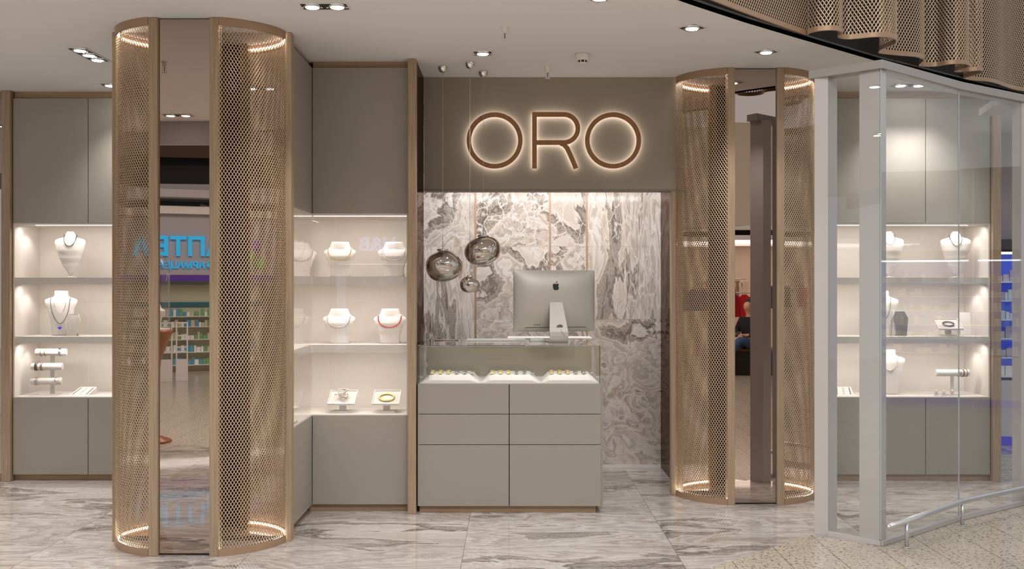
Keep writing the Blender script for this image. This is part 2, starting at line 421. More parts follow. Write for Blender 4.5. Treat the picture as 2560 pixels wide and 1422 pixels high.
# ---------------------------------------------------------------- expanded-metal mesh on any plan curve
def resample(pts, step):
    pts = [Vector((p[0], p[1])) for p in pts]; out = [pts[0].copy()]; acc = 0
    for a, b in zip(pts, pts[1:]):
        d = (b - a).length
        while acc + d >= step:
            k = (step - acc) / d; a = a + (b - a) * k; out.append(a.copy()); d = (b - a).length; acc = 0
        acc += d
    return out
def spline(pts, per=10):
    P = [Vector((p[0], p[1])) for p in pts]; P = [P[0] * 2 - P[1]] + P + [P[-1] * 2 - P[-2]]; out = []
    for i in range(1, len(P) - 2):
        for k in range(per):
            t = k / per; a, b, c, d = P[i - 1:i + 3]
            out.append(.5 * ((2 * b) + (c - a) * t + (2 * a - 5 * b + 4 * c - d) * t * t + (-a + 3 * b - 3 * c + d) * t ** 3))
    out.append(P[-2]); return out
def screen(pts, z0, z1, w, h, sw, th, step=None, tilt=.25):
    'diagonal strands crossing on a developable surface; pts is its plan curve'
    step = step or w
    pts = resample(pts, step); n = len(pts); L = (n - 1) * step
    nor = []
    for i in range(n):
        t = (pts[min(i + 1, n - 1)] - pts[max(i - 1, 0)]).normalized(); nor.append((t, Vector((t.y, -t.x))))
    def P(u):
        k = min(max(u / step, 0), n - 1.0001); i = int(k); f = k - i
        p = pts[i].lerp(pts[i + 1], f); t = (nor[i][0] * (1 - f) + nor[i + 1][0] * f); m = (nor[i][1] * (1 - f) + nor[i + 1][1] * f)
        return p, t, m
    mb = MB(); sl = h / w; ln = sqrt(w * w + h * h)
    for sgn in (1, -1):
        k0 = int(-(z1 - z0) / sl / w) - 2; k1 = int(L / w) + 2
        for k in range(k0, k1):
            # wire:  z = z0 + (u - k w) * sl   (mirrored in u for the other family)
            ua, ub = max(0, k * w), min(L, k * w + (z1 - z0) / sl)
            if ub - ua < w * .3: continue
            m = max(1, int(round((ub - ua) / step))); vs = []
            for j in range(m + 1):
                u = ua + (ub - ua) * j / m; z = z0 + (u - k * w) * sl; uu = u if sgn > 0 else L - u
                p, t, nn = P(uu)
                side = Vector((t.x * h * sgn, t.y * h * sgn, -w)) / ln * (sw / 2)
                N = Vector((nn.x, nn.y, 0)); c = Vector((p.x, p.y, z)) + N * (.0004 * sgn)
                side = side + N * (tilt * sw / 2); o = N * (th / 2)
                vs += [c - side - o, c + side - o, c + side + o, c - side + o]
            fs = []
            for j in range(m):
                b = j * 4
                fs += [(b, b + 4, b + 5, b + 1), (b + 1, b + 5, b + 6, b + 2), (b + 2, b + 6, b + 7, b + 3), (b + 3, b + 7, b + 4, b)]
            mb.add(vs, fs)
    return mb
def band(pts, z0, z1, th):
    'a strip of thickness th following a plan curve'
    pts = [Vector((p[0], p[1])) for p in pts]; n = len(pts); vs = []
    for i in range(n):
        t = (pts[min(i + 1, n - 1)] - pts[max(i - 1, 0)]).normalized(); m = Vector((t.y, -t.x)) * th / 2
        a, b = pts[i] - m, pts[i] + m
        vs += [(a.x, a.y, z0), (b.x, b.y, z0), (b.x, b.y, z1), (a.x, a.y, z1)]
    fs = [(0, 1, 2, 3), (n * 4 - 1, n * 4 - 2, n * 4 - 3, n * 4 - 4)]
    for i in range(n - 1):
        b = i * 4
        for k in range(4): fs.append((b + k, b + 4 + k, b + 4 + (k + 1) % 4, b + (k + 1) % 4))
    return MB().add(vs, fs)

# ---------------------------------------------------------------- mesh columns
def column(x, yf, label):
    'x: middle, yf: front of the uprights; the ornament stands on its local origin at the front'
    R = empty('mesh_column', (x, yf, 0), 0, label, 'column', 'bronze mesh columns')
    rx, ry, yc = .50, .405, .375
    hp = .196
    BX(-.5, .5, .345, .40, 0, 3.0).build('core_panel', M_DARK, R)
    BX(-.496, .496, .339, .345, .03, 2.999).build('mirror_backing', M_MIRROR, R)
    BX(-hp + .026, hp - .026, .022, .03, .012, 2.994).build('mirror_panel', M_MIRROR, R)
    BX(-hp, hp, .031, .045, 0.004, 2.998).build('panel_backing', M_DARK, R)
    for s in (-1, 1):
        BX(*sorted((s * (hp - .0), s * (hp - .052))), 0, .06, 0, 2.998).build('upright', M_WOOD, R, .003)
        BX(*sorted((s * .490, s * .528)), .325, .40, 0, 2.998).build('side_upright', M_WOOD, R, .003)
        arc = []
        for i in range(61):
            a0 = math.asin(hp / rx); a = a0 + (math.asin(.494 / rx) - a0) * i / 60
            arc.append((s * rx * sin(a), yc - ry * cos(a)))
        if s < 0: arc = arc[::-1]
        screen(arc, .03, 2.965, .0187, .0300, .0040, .0014, .0187 / 2 * 1.0).build('mesh_screen', M_BRONZE, R)
        band(arc, 2.955, 2.998, .012).build('top_rim', M_BRONZE2, R)
        band(arc, .0, .040, .012).build('bottom_rim', M_BRONZE2, R)
        ins = [(px * .972, yc + (py - yc) * .965) for px, py in arc]
        band(ins, 2.966, 2.976, .006).build('led_strip', M_LED, R)
        band(ins, .026, .036, .006).build('led_strip', M_LED, R)
    return R
column(-1.826, 5.517, 'large bronze mesh column near the left, in front of the necklace cabinets')
column(1.676, 6.80, 'smaller bronze mesh column right of the marble alcove, beside the white glass booth')

# ---------------------------------------------------------------- wavy mesh curtain above the entrance
FPX = [(2006.6, 84.4), (2022, 83.7), (2041.7, 78.7), (2069.8, 75.9), (2091, 76.6), (2103.6, 80.9), (2105, 84.8), (2096.6, 90), (2100, 95.5), (2119, 98.2), (2147, 96.3),
       (2182, 92.8), (2213, 92.6), (2235.7, 97.1), (2242.4, 103), (2236, 111), (2205, 124), (2198.6, 132), (2213.7, 135), (2247.5, 138.5), (2281, 141), (2301.5, 144.8), (2310.8, 151.5),
       (2299.8, 162.5), (2309, 166), (2340, 166), (2365.6, 161.8), (2391, 160), (2416, 161.3), (2420, 168), (2388, 178), (2400, 180.5), (2425, 178), (2450, 176.9), (2453, 182),
       (2418, 193), (2410, 197), (2433, 201), (2467, 203.9), (2492, 209.3), (2517.5, 218.5), (2560, 228.2)]
fp = [on_ceiling(a, b) for a, b in FPX]; fp = [(v.x, v.y) for v in fp]
pre = [(-1.2, 2.75), (-.3, 3.72), (.3, 4.40), (.96, 5.10), (1.339, 5.50)]
post = [(4.6, 7.98), (4.9, 8.3), (5.3, 8.42), (5.9, 8.95)]
curve = spline(pre + fp + post, 8)
cur = empty('mesh_curtain', (2.6, 6.5, 3.0), 0, 'long wavy bronze mesh curtain hanging above the shop entrance, upper right', 'screen')
inv = Matrix.Translation((-2.6, -6.5, -3.0))
screen(curve, 3.02, 4.5, .0225, .0355, .0050, .0016, .0225 / 2).build('mesh_screen', M_BRONZE, cur, M=inv)
band(resample(curve, .012), 3.0, 3.028, .012).build('bottom_rim', M_BRONZE2, cur, M=inv)
band(resample(curve, .03), 4.49, 4.52, .012).build('top_rim', M_BRONZE2, cur, M=inv)

# ---------------------------------------------------------------- tall display cabinets
SH1, SH2, ZB, ZT = 1.565, 1.110, .648, 1.973       # shelf tops, niche floor and niche ceiling
def niche_lights(x0, x1, y, depth, levels, power, rot=0):
    for zt in levels:
        light('AREA', 'shelf_light', ((x0 + x1) / 2, y + .05, zt - .012), power * (x1 - x0), (1, .93, .87), (radians(-8), 0, rot), x1 - x0 - .04, .015)
def wall_cabinet(X0, X1, Yf, cuts, label, postx, mirror=False):
    R = empty('display_cabinet', ((X0 + X1) / 2, Yf, 0), 0, label, 'display cabinet', 'display cabinets with glass fronts')
    I = Matrix.Translation((-(X0 + X1) / 2, -Yf, 0))
    B = lambda *a: MB().box(*a)
    D = .42; T = .018
    B(X0, X1, Yf + .035, Yf + .05, 0, .05).build('plinth', M_WOODX, R, M=I)
    B(X0, X1, Yf + .03, Yf + .045, 2.945, 3.0).build('frieze', M_WOODX, R, M=I)
    B(X0, X1, Yf + .045, Yf + .06, .04, ZB - .03).build('carcass', M_DARK, R, M=I)
    n = MB(); n.box(X0, X1, Yf + D, Yf + D + T, ZB - .03, ZT + .03).box(X0, X1, Yf + .004, Yf + D, ZB - .012, ZB).box(X0, X1, Yf + .004, Yf + D, ZT, ZT + .012)
    n.box(X0, X0 + .012, Yf + .004, Yf + D, ZB, ZT).box(X1 - .012, X1, Yf + .004, Yf + D, ZB, ZT)
    n.build('niche', M_NICHE, R, M=I)
    for z in (SH1, SH2):
        B(X0 + .012, X1 - .012, Yf + .012, Yf + D, z - .052, z).build('shelf', M_NICHE, R, M=I)
    B(X0 + .15, X1 - .15, Yf + .05, Yf + .06, ZT - .004, ZT).build('led_strip', M_LEDW, R, M=I)
    xs = [X0] + cuts + [X1]
    for a, b in zip(xs, xs[1:]):
        g = .0026
        B(a + g, b - g, Yf, Yf + T, .05, ZB - .006).build('lower_door', M_TAUPE, R, .0012, M=I)
        B(a + g, b - g, Yf, Yf + T, ZT + .012, 2.944).build('upper_door', M_TAUPE, R, .0012, M=I)
        B(a + g, b - g, Yf + .002, Yf + .006, ZB + .001, ZT + .009).build('glass_door', M_GLASSD, R, M=I)
    B(X0, X1, Yf + .02, Yf + D, ZT + .02, 2.93).build('upper_carcass', M_DARK, R, M=I)
    for a, b in postx:
        B(a, b, Yf - .03, Yf + .10, 0, 2.998).build('upright', M_WOOD, R, .003, M=I)
    for zt in (ZT, SH1 - .052, SH2 - .052):
        light('AREA', 'shelf_light', ((X0 + X1) / 2, Yf + .07, zt - .012), NP * (X1 - X0), (1, .92, .86), (radians(10), 0, 0), X1 - X0 - .1, .02)
        sxp = X1 - .10 if mirror else X0 + .10
        light('SPOT', 'shelf_spot', (sxp, Yf + .2, zt - .006), NS, (1, .94, .88), (0, 0, 0), spot=110, blend=.8, radius=.01)
    return R
NP, NS = 3.3, 2.4
YA = 7.635
wall_cabinet(-3.84, -1.90, YA, [-3.26, -2.68], 'taupe display cabinet at the far left with lit bracelet and necklace shelves', [(-3.912, -3.845)])
wall_cabinet(2.20, 3.685, YA, [2.70, 3.187], 'taupe display cabinet at the far right behind the glass booth', [(3.690, 3.755)], True)

# corner cabinet (B + C)
YB, XC = 6.60, -1.327
R = empty('corner_display_cabinet', (-1.0, YB, 0), 0, 'L shaped taupe display cabinet of lit necklace busts left of the counter', 'display cabinet')
I = Matrix.Translation((1.0, -YB, 0))
def B_(*a, n, m, bev=0): return MB().box(*a).build(n, m, R, bev, M=I)
XL, XR, YBK, YC0 = -1.86, -.687, 7.06, 5.93
B_(XC - .03, XR, YB + .035, YB + .05, 0, .05, n='plinth', m=M_WOODX)
B_(XC - .05, XC - .035, YC0, YB + .05, 0, .05, n='plinth', m=M_WOODX)
B_(XC, XR, YB + .03, YB + .045, 2.955, 3.0, n='frieze', m=M_WOODX)
B_(XC - .045, XC - .03, YC0, YB + .04, 2.955, 3.0, n='frieze', m=M_WOODX)
n = MB()
n.box(XL, XR, YBK, YBK + .018, .6, 2.0); n.box(XL - .018, XL, YC0, YBK, .6, 2.0)
L = [(XL, YC0), (XC, YC0), (XC, YB), (XR, YB), (XR, YBK), (XL, YBK)]
def inset(d): return [(XL, YC0), (XC - d, YC0), (XC - d, YB + d), (XR, YB + d), (XR, YBK), (XL, YBK)]
n.prism(inset(.004), ZB - .012, ZB); n.prism(inset(.004), ZT, ZT + .012)
n.box(XR - .012, XR, YB + .004, YBK, ZB, ZT); n.box(XL, XC - .004, YC0, YC0 + .012, ZB, ZT)
n.build('niche', M_NICHE, R, M=I)
for z in (SH1, SH2): MB().prism([(a if a != XR else XR - .012, b) for a, b in inset(.012)], z - .052, z).build('shelf', M_NICHE, R, M=I)
B_(XC, XR - .01, YB + .05, YB + .06, ZT - .004, ZT, n='led_strip', m=M_LEDW)
g = .0026
for z0, z1, nm in ((.05, ZB - .006, 'lower_door'), (ZT + .012, 2.954, 'upper_door')):
    B_(XC + g, XR - .001, YB, YB + .018, z0, z1, n=nm, m=M_TAUPE, bev=.0012)
    B_(XC - .018, XC, YC0, YB - g, z0, z1, n=nm, m=M_TAUPE, bev=.0012)
B_(XC + g, XR - .001, YB + .002, YB + .006, ZB + .001, ZT + .009, n='glass_door', m=M_GLASSD)
B_(XC - .006, XC - .002, YC0, YB - g, ZB + .001, ZT + .009, n='glass_door', m=M_GLASSD)
MB().prism(inset(.03), ZT + .02, 2.94).build('upper_carcass', M_DARK, R, M=I)
MB().prism(inset(.06), .04, ZB - .02).build('carcass', M_DARK, R, M=I)
B_(-.684, -.630, 6.53, 6.62, 0, 2.999, n='upright', m=M_WOOD, bev=.003)
for zt in (ZT, SH1 - .052, SH2 - .052):
    light('AREA', 'shelf_light', ((XC + XR) / 2, YB + .07, zt - .012), NP * (XR - XC) * 1.15, (1, .92, .86), (radians(10), 0, 0), XR - XC - .04, .02)
    light('AREA', 'shelf_light', (XC - .07, (YC0 + YB) / 2 + .1, zt - .012), NP * .7, (1, .92, .86), (0, radians(10), 0), .02, .7)

# ---------------------------------------------------------------- the counter
YK = 6.56
KX0, KX1, KYB = -.622, .592, 7.20
R = empty('sales_counter', (-.015, YK, 0), 0, 'taupe sales counter with drawers and a glass showcase top, under the lit letters', 'counter')
I = Matrix.Translation((.015, -YK, 0))
B_(KX0 + .01, .558, YK + .035, KYB - .05, 0, .05, n='plinth', m=M_WOODX)
B_(KX0 + .012, KX1 - .012, YK + .02, KYB - .02, .05, .850, n='carcass', m=M_DARK)
B_(KX0, KX0 + .012, YK + .004, KYB, .047, .858, n='side_panel', m=M_TAUPE)
B_(KX1 - .012, KX1 + .012, YK + .012, KYB, .047, .858, n='side_panel', m=M_TAUPE)
for xa, xb in ((KX0, -.016), (-.016, KX1)):
    B_(xa + g, xb - g, YK, YK + .02, .657, .856, n='drawer', m=M_TAUPE, bev=.0012)
    B_(xa + g, xb - g, YK, YK + .02, .455, .653, n='drawer', m=M_TAUPE, bev=.0012)
    B_(xa + g, xb - g, YK, YK + .02, .047, .451, n='door', m=M_TAUPE, bev=.0012)
B_(KX0 + .012, KX1 - .012, YK + .02, KYB, .850, .858, n='showcase_floor', m=M_WHITE)
B_(KX0 + .02, KX1 - .02, KYB - .10, KYB - .085, .858, 1.103, n='showcase_back', m=plain('counter_back', C(172, 163, 146), .22, .35, .5))
B_(KX0, KX1, YK + .001, YK + .007, .859, 1.105, n='glass_front', m=M_GLASS)
B_(KX0, KX1, YK + .001, KYB + .03, 1.105, 1.113, n='glass_top', m=glass('counter_top_glass', (.93, .95, .93, 1), 1.5))
B_(KX1 - .006, KX1, YK + .008, KYB, .859, 1.104, n='glass_side', m=M_GLASS)
B_(KX0, KX0 + .006, YK + .008, KYB, .859, 1.104, n='glass_side', m=M_GLASS)
B_(KX1 - .010, KX1 - .0065, YK + .002, YK + .012, .859, 1.103, n='corner_strip', m=M_BLACK)
B_(KX0 + .0065, KX0 + .010, YK + .002, YK + .012, .859, 1.103, n='corner_strip', m=M_BLACK)
B_(KX0 + .03, KX1 - .03, YK + .03, YK + .036, 1.098, 1.104, n='led_strip', m=emis('case_led', (1, .93, .86, 1), .25))
light('AREA', 'showcase_light', (-.015, YK + .06, 1.095), 1.0, (1, .94, .88), (radians(12), 0, 0), 1.1, .02)

# cushions with cuffs
GC = 'white cushions in the counter showcase'
def cushion(x, label):
    w = .385; mb = MB(); y0, y1 = YK + .03, YK + .36
    prof = [(-w / 2, 0), (-w / 2 + .012, .012), (-w / 2 + .05, .048), (-w / 2 + .07, .055), (w / 2 - .07, .055), (w / 2 - .05, .048), (w / 2 - .012, .012), (w / 2, 0)]
    n = len(prof); vs = []
    for yy, zf in ((y0, .35), (y0 + .05, .9), (y0 + .08, 1), (y1 - .03, 1), (y1, .3)):
        vs += [(x + a, yy, .858 + b * zf) for a, b in prof]
    fs = [tuple(range(n))[::-1], tuple(4 * n + i for i in range(n))]
    for j in range(4):
        for i in range(n): fs.append((j * n + i, j * n + (i + 1) % n, (j + 1) * n + (i + 1) % n, (j + 1) * n + i))
    mb.add(vs, [f[::-1] for f in fs])
    o = mb.build('display_cushion', M_VELVET, None, .006); recenter(o)
    tag(o, label, 'cushion', GC); return o
def cuff(kind):
    'open bangle lying over the ridge of a cushion'
    mb = MB(); pts = []
    for i in range(13):
        a = -1.15 + 2.3 * i / 12; pts.append((0, .06 * sin(a) / sin(1.15), .018 * (cos(a) - cos(1.15)) / (1 - cos(1.15))))
    vs = []; W = .0095
    for (x, y, z) in pts: vs += [(-W, y, z), (W, y, z), (W, y, z + .003), (-W, y, z + .003)]
    fs = [(0, 1, 2, 3), (51, 50, 49, 48)]
    for j in range(12):
        for k in range(4): fs.append((j * 4 + k, j * 4 + 4 + k, j * 4 + 4 + (k + 1) % 4, j * 4 + (k + 1) % 4))
    mb.add(vs, fs)
    for s in (-1, 1): mb.tube([(s * W, p[1], p[2] + .002) for p in pts], .0022, 6)
    return mb.build('cuff_bracelet', M_PGOLD if kind == 'gold' else M_SILVER)
protos = {}
wheres = [('left', -.408), ('middle', -.006), ('right', .392)]
ordn = ['first', 'second', 'third', 'fourth', 'fifth', 'sixth']
for w, cx in wheres:
    cushion(cx, 'white padded cushion with six cuffs, %s in the counter showcase' % {'left': 'leftmost', 'middle': 'middle one', 'right': 'rightmost'}[w])
    for k in range(6):
        kind = 'gold' if k < 3 else 'silver'
        if kind not in protos: o = protos[kind] = cuff(kind)
        else: o = protos[kind].copy(); COL.objects.link(o)
        o.location = (cx + (-.123 + k * .054), YK + .145, .9135)
        tag(o, '%s open cuff bracelet, %s from the left on the %s cushion of the counter' % ('pale gold' if k < 3 else 'silver', ordn[k], w), 'bracelet', 'cuff bracelets on the counter cushions')

# ---------------------------------------------------------------- computer, mouse, keyboard, pens
ZK = 1.113
IM = empty('desktop_computer', (.300, 6.98, ZK), radians(11), 'silver desktop computer seen from behind, standing on the glass counter', 'computer')
w2, h = .292, .432
rings = []
def rr(hw, z0, z1, y, r=.012, k=5):
    pts = []
    for cxx, czz, a0 in ((hw - r, z1 - r, 0), (-hw + r, z1 - r, 90), (-hw + r, z0 + r, 180), (hw - r, z0 + r, 270)):
        for i in range(k):
            a = radians(a0 + 90 * i / (k - 1)); pts.append(Vector((cxx + r * cos(a), y, czz + r * sin(a))))
    return pts
zb = .068
# the back swells out of thin edges
prof = [(0, 0, .0), (.006, .0, .0), (.010, .02, .0), (.028, .16, .0), (.04, .36, .0), (.047, .62, .0), (.050, .9, .0)]
N = 24; grid = []
mb = MB(); vs = []
for j in range(N + 1):
    for i in range(N + 1):
        u = -1 + 2 * i / N; v = -1 + 2 * j / N
        u = math.copysign(1 - (1 - abs(u)) ** 1.5, u); v = math.copysign(1 - (1 - abs(v)) ** 1.5, v)
        d = .006 + .050 * (1 - abs(u) ** 3.2) ** .75 * (1 - abs(v) ** 3.2) ** .75
        vs.append(Vector((u * w2, -d, zb + (v + 1) / 2 * h)))
fs = [(j * (N + 1) + i, j * (N + 1) + i + 1, (j + 1) * (N + 1) + i + 1, (j + 1) * (N + 1) + i) for j in range(N) for i in range(N)]
mb.add(vs, fs, True); mb.box(-w2, w2, -.0058, .006, zb, zb + h)
mb.build('housing', M_ALU, IM)
MB().box(-w2 + .008, w2 - .008, .006, .008, zb + .07, zb + h - .01).build('screen', M_BLACK, IM)
def bulge(x, z):
    u = x / w2; v = (z - zb) / h * 2 - 1
    return -(.006 + .050 * (1 - abs(u) ** 3.2) ** .75 * (1 - abs(v) ** 3.2) ** .75)
# emblem: a bitten apple with a leaf
def emblem():
    cxm, czm, s = .0, zb + .315, .0235
    pts = []
    half = [(0, .80), (.18, .88), (.42, .96), (.68, .90), (.88, .66), (.97, .30), (.95, -.10), (.84, -.50), (.64, -.84), (.42, -1.02), (.22, -1.0), (0, -.92)]
    right = [(a, b) for a, b in half]; left = [(-a, b) for a, b in half[::-1]][1:-1]
    out = spline(right + left + [right[0]], 6)[:-1]
    res = []
    for p in out:
        p = Vector((p.x, p.y)); d = p - Vector((1.22, .18))      # the bite
        if d.length < .50: p = Vector((1.22, .18)) + d.normalized() * .50 if d.length > 1e-6 else p
        res.append(p)
    leaf = spline([(.02, 1.10), (.04, 1.34), (.20, 1.56), (.42, 1.66), (.40, 1.42), (.24, 1.18), (.02, 1.10)], 6)[:-1]
    mb = MB()
    for poly in (res, leaf):
        n = len(poly); vs = []
        for dy in (.0008, -.0012):
            for p in poly:
                x = cxm - 0 + p.x * s; z = czm + p.y * s; vs.append(Vector((x, bulge(x, z) + dy, z)))
        mb.add(vs, [tuple(range(n)), tuple(range(n, 2 * n))[::-1]] + [(i, (i + 1) % n, n + (i + 1) % n, n + i) for i in range(n)])
    return mb
tag(emblem().build('emblem', M_BLACK, IM), 'black bitten apple emblem')
mb = MB()
for k in range(4):
    x = -.152 + k * .012; z = zb + .052; mb.box(x, x + .004, bulge(x, z) - .0012, bulge(x, z) + .01, z - .005, z + .006)
mb.build('ports', M_BLACK, IM)
mb = MB()
for k in range(30):
    x = -.215 + k * .0147; z = zb + .029; x2 = x + .0147
    mb.add([(x, bulge(x, z) - .0008, z), (x2, bulge(x2, z) - .0008, z), (x2, bulge(x2, z + .003) - .0008, z + .003), (x, bulge(x, z + .003) - .0008, z + .003)], [(0, 1, 2, 3)])
mb.build('vent_slot', M_BLACK, IM)
# stand: a plate that leans towards the viewer and folds under the screen
st = MB(); path = []
for i in range(11):
    k = i / 10; path.append((-.052 - .085 * k, .072 + .205 * (1 - k) + .0))
path += [(-.1405, .045), (-.141, .022), (-.137, .010), (-.128, .0045), (-.10, .0035), (.03, .0035), (.06, .0035)]
vs = []; W0 = .048; th = .006
for i, (y, z) in enumerate(path):
    a = Vector(path[max(i - 1, 0)]); b = Vector(path[min(i + 1, len(path) - 1)]); t = (b - a).normalized(); nrm = Vector((-t.y, t.x)) * th / 2
    wd = .046 + .020 * min(1, i / 10)
    vs += [(-wd, y - nrm.x, z - nrm.y), (wd, y - nrm.x, z - nrm.y), (wd, y + nrm.x, z + nrm.y), (-wd, y + nrm.x, z + nrm.y)]
n = len(path); fs = [(0, 1, 2, 3), (n * 4 - 1, n * 4 - 2, n * 4 - 3, n * 4 - 4)]
for j in range(n - 1):
    for k in range(4): fs.append((j * 4 + k, j * 4 + 4 + k, j * 4 + 4 + (k + 1) % 4, j * 4 + (k + 1) % 4))
st.add(vs, fs); st.build('stand', M_ALU, IM, .001)
def disc(c, r, M0, t=.0012, n=28): return MB().lathe([(r, 0), (r, t)], n, M0)
ang = math.atan2(.085, .205)
hole = Matrix.Translation((0.008, -.1275, .105)) @ Matrix.Rotation(pi / 2 + ang, 4, 'X')
MB().lathe([(.021, -.001), (.021, .0014)], 28, hole).build('cable_hole', plain('hole_shade', C(128, 120, 112), .6), IM)
MB().lathe([(.023, .0), (.023, .0016), (.021, .0018)], 28, hole, cap=False).build('hole_ring', M_STEEL, IM)
cab = [(.010, -.131, .09), (.03, -.15, .06), (.06, -.17, .03), (.10, -.16, .0045), (.15, -.10, .003), (.22, -.05, .003), (.26, .02, .003), (.27, .12, .003)]
MB().tube([Vector((p[0], p[1], p[2])) for p in cab], .0018, 6).build('power_cable', plain('cable_grey', C(190, 184, 176), .5), IM)

mo = MB(); rings = []
for k in range(9):
    a = pi * k / 8; x = -.056 * cos(a); wv = .031 * sin(a) ** .6 + .0005; hh = .002 + .022 * sin(a * .9 + .15) ** .8
    rings.append([Vector((x, wv * cos(q), max(0, hh * sin(q)))) for q in [pi * 2 * i / 16 for i in range(16)]])
mo.loft(rings)
o = mo.build('computer_mouse', M_WHITE); o.location = (.178, 6.98, ZK + .0005); o.rotation_euler = (0, 0, radians(6))
tag(o, 'white computer mouse lying on the glass counter left of the computer', 'mouse')
K = empty('keyboard', (-.11, 7.06, ZK), 0, 'slim white keyboard lying on the glass counter', 'keyboard')
MB().prism([(-.209, -.058), (.209, -.058), (.209, .058), (-.209, .058)], 0, .010).build('base', M_WHITE, K, .003)
mb = MB()
for r in range(6):
    x = -.200
    for c in range(14):
        wk = .0255 if not (r == 0 and 4 <= c <= 8) else .0275
        mb.box(x, x + wk, -.050 + r * .0172, -.050 + r * .0172 + .0145, .010, .0125); x += .0287
mb.build('keys', plain('keys', C(212, 207, 203), .5), K)
for i, (xx, yy, rz, m, lab) in enumerate(((-.475, 7.05, .12, plain('pen_pink', C(188, 156, 154), .3), 'slim pink pen lying at the left end of the glass counter'),
                                          (-.44, 7.075, -.06, plain('pen_grey', C(150, 140, 138), .3, .5), 'grey pen lying behind the pink pen on the glass counter'))):
    P_ = empty('pen', (xx, yy, ZK + .004), rz, lab, 'pen')
    MB().tube([(-.07, 0, 0), (.055, 0, 0)], .0038, 10).build('barrel', m, P_)
    MB().tube([(.055, 0, 0), (.066, 0, 0), (.072, 0, 0)], [.0038, .0024, .0006], 10).build('tip', M_STEEL, P_)
    MB().box(-.068, -.03, -.001, .001, .004, .0062).build('clip', M_STEEL, P_)
o = MB().box(-.03, .60, 7.36, 7.62, 1.085, 1.115).build('back_worktop', M_WHITE, None, .002); recenter(o)
tag(o, 'narrow white worktop behind the counter, seen below the computer screen', 'worktop')
o.data.transform(Matrix.Identity(4))
BX(-.29, -.27, -.11, .11, -1.085, 0).build('support', M_WHITE, o); BX(.27, .29, -.11, .11, -1.085, 0).build('support', M_WHITE, o)
# ---------------------------------------------------------------- ORO letters
SG = empty('letter_sign', (sx(1384, 7.12), 7.12, sz(353, 7.12)), 0, 'three brown backlit letters reading ORO on the taupe bulkhead', 'sign')
YS = 7.085; k_ = YS / F
def lp(px, py): return ((px - 1384) * k_, -(py - 353) * k_)
def ring2(cx, cz, ro, ri, y0, y1, n=72):
    vs = []
    for y in (y0, y1):
        for r in (ro, ri):
            vs += [(cx + r * cos(2 * pi * i / n), y, cz + r * sin(2 * pi * i / n)) for i in range(n)]
    fs = []
    for i in range(n):
        j = (i + 1) % n
        fs += [(i, n + i, n + j, j), (2 * n + i, 2 * n + j, 3 * n + j, 3 * n + i), (i, j, 2 * n + j, 2 * n + i), (n + i, 3 * n + i, 3 * n + j, n + j)]
    return MB().add(vs, fs)
def stroke(pts, w, y0, y1, mb, cap=True):
    pts = [Vector(p) for p in pts]; n = len(pts); vs = []
    for i in range(n):
        t = (pts[min(i + 1, n - 1)] - pts[max(i - 1, 0)]).normalized(); m = Vector((-t.y, t.x)) * w / 2
        a, b = pts[i] - m, pts[i] + m; vs += [(a.x, y0, a.y), (b.x, y0, b.y), (b.x, y1, b.y), (a.x, y1, a.y)]
    fs = [(0, 1, 2, 3), (n * 4 - 1, n * 4 - 2, n * 4 - 3, n * 4 - 4)]
    for j in range(n - 1):
        for k in range(4): fs.append((j * 4 + k, j * 4 + 4 + k, j * 4 + 4 + (k + 1) % 4, j * 4 + (k + 1) % 4))
    mb.add(vs, fs); return mb
def letter_R(w, y0, y1, sh=0):
    mb = MB(); X = lambda a, b: lp(a, b)
    e = w / 2
    x0, zt = X(1335.6, 288); zm = X(0, 358.2)[1]; zb_ = X(0, 423)[1]; rr_ = (zt - zm) / 2; xc = X(1409, 0)[0]
    bowl = [(x0 - (0.0), zt), (xc, zt)] + [(xc + rr_ * sin(pi * i / 20), (zt + zm) / 2 + rr_ * cos(pi * i / 20)) for i in range(1, 20)] + [(xc, zm), (x0, zm)]
    stroke(bowl, w, y0, y1, mb)
    stroke([(x0, zt + e - sh), (x0, zb_ + sh)], w, y0 - .0002, y1 + .0002, mb)
    leg = [X(1401, 360), X(1410, 364), X(1417, 372), X(1422, 382), X(1430, 400), X(1439.5, 423)]
    leg[-1] = (leg[-1][0], leg[-1][1] + sh)
    stroke(leg, w, y0 - .0001, y1 + .0001, mb)
    return mb
dy = YS - 7.12
w_ = 11.4 * k_
M_HALO = emis('letter_led', (1, .93, .86, 1), 9.0)
for px in (1236, 1532):
    c = lp(px, 353)
    L_ = ring2(c[0], c[1], 70 * k_, 58.8 * k_, dy - .012, dy + .008).build('letter_o', M_LETTER, SG)
    ring2(c[0], c[1], 68.4 * k_, 60.4 * k_, dy + .0085, dy + .0125).build('led_strip', M_HALO, L_)
L_ = letter_R(w_, dy - .012, dy + .008).build('letter_r', M_LETTER, SG)
letter_R(w_ * .72, dy + .0085, dy + .0125, .004).build('led_strip', M_HALO, L_)

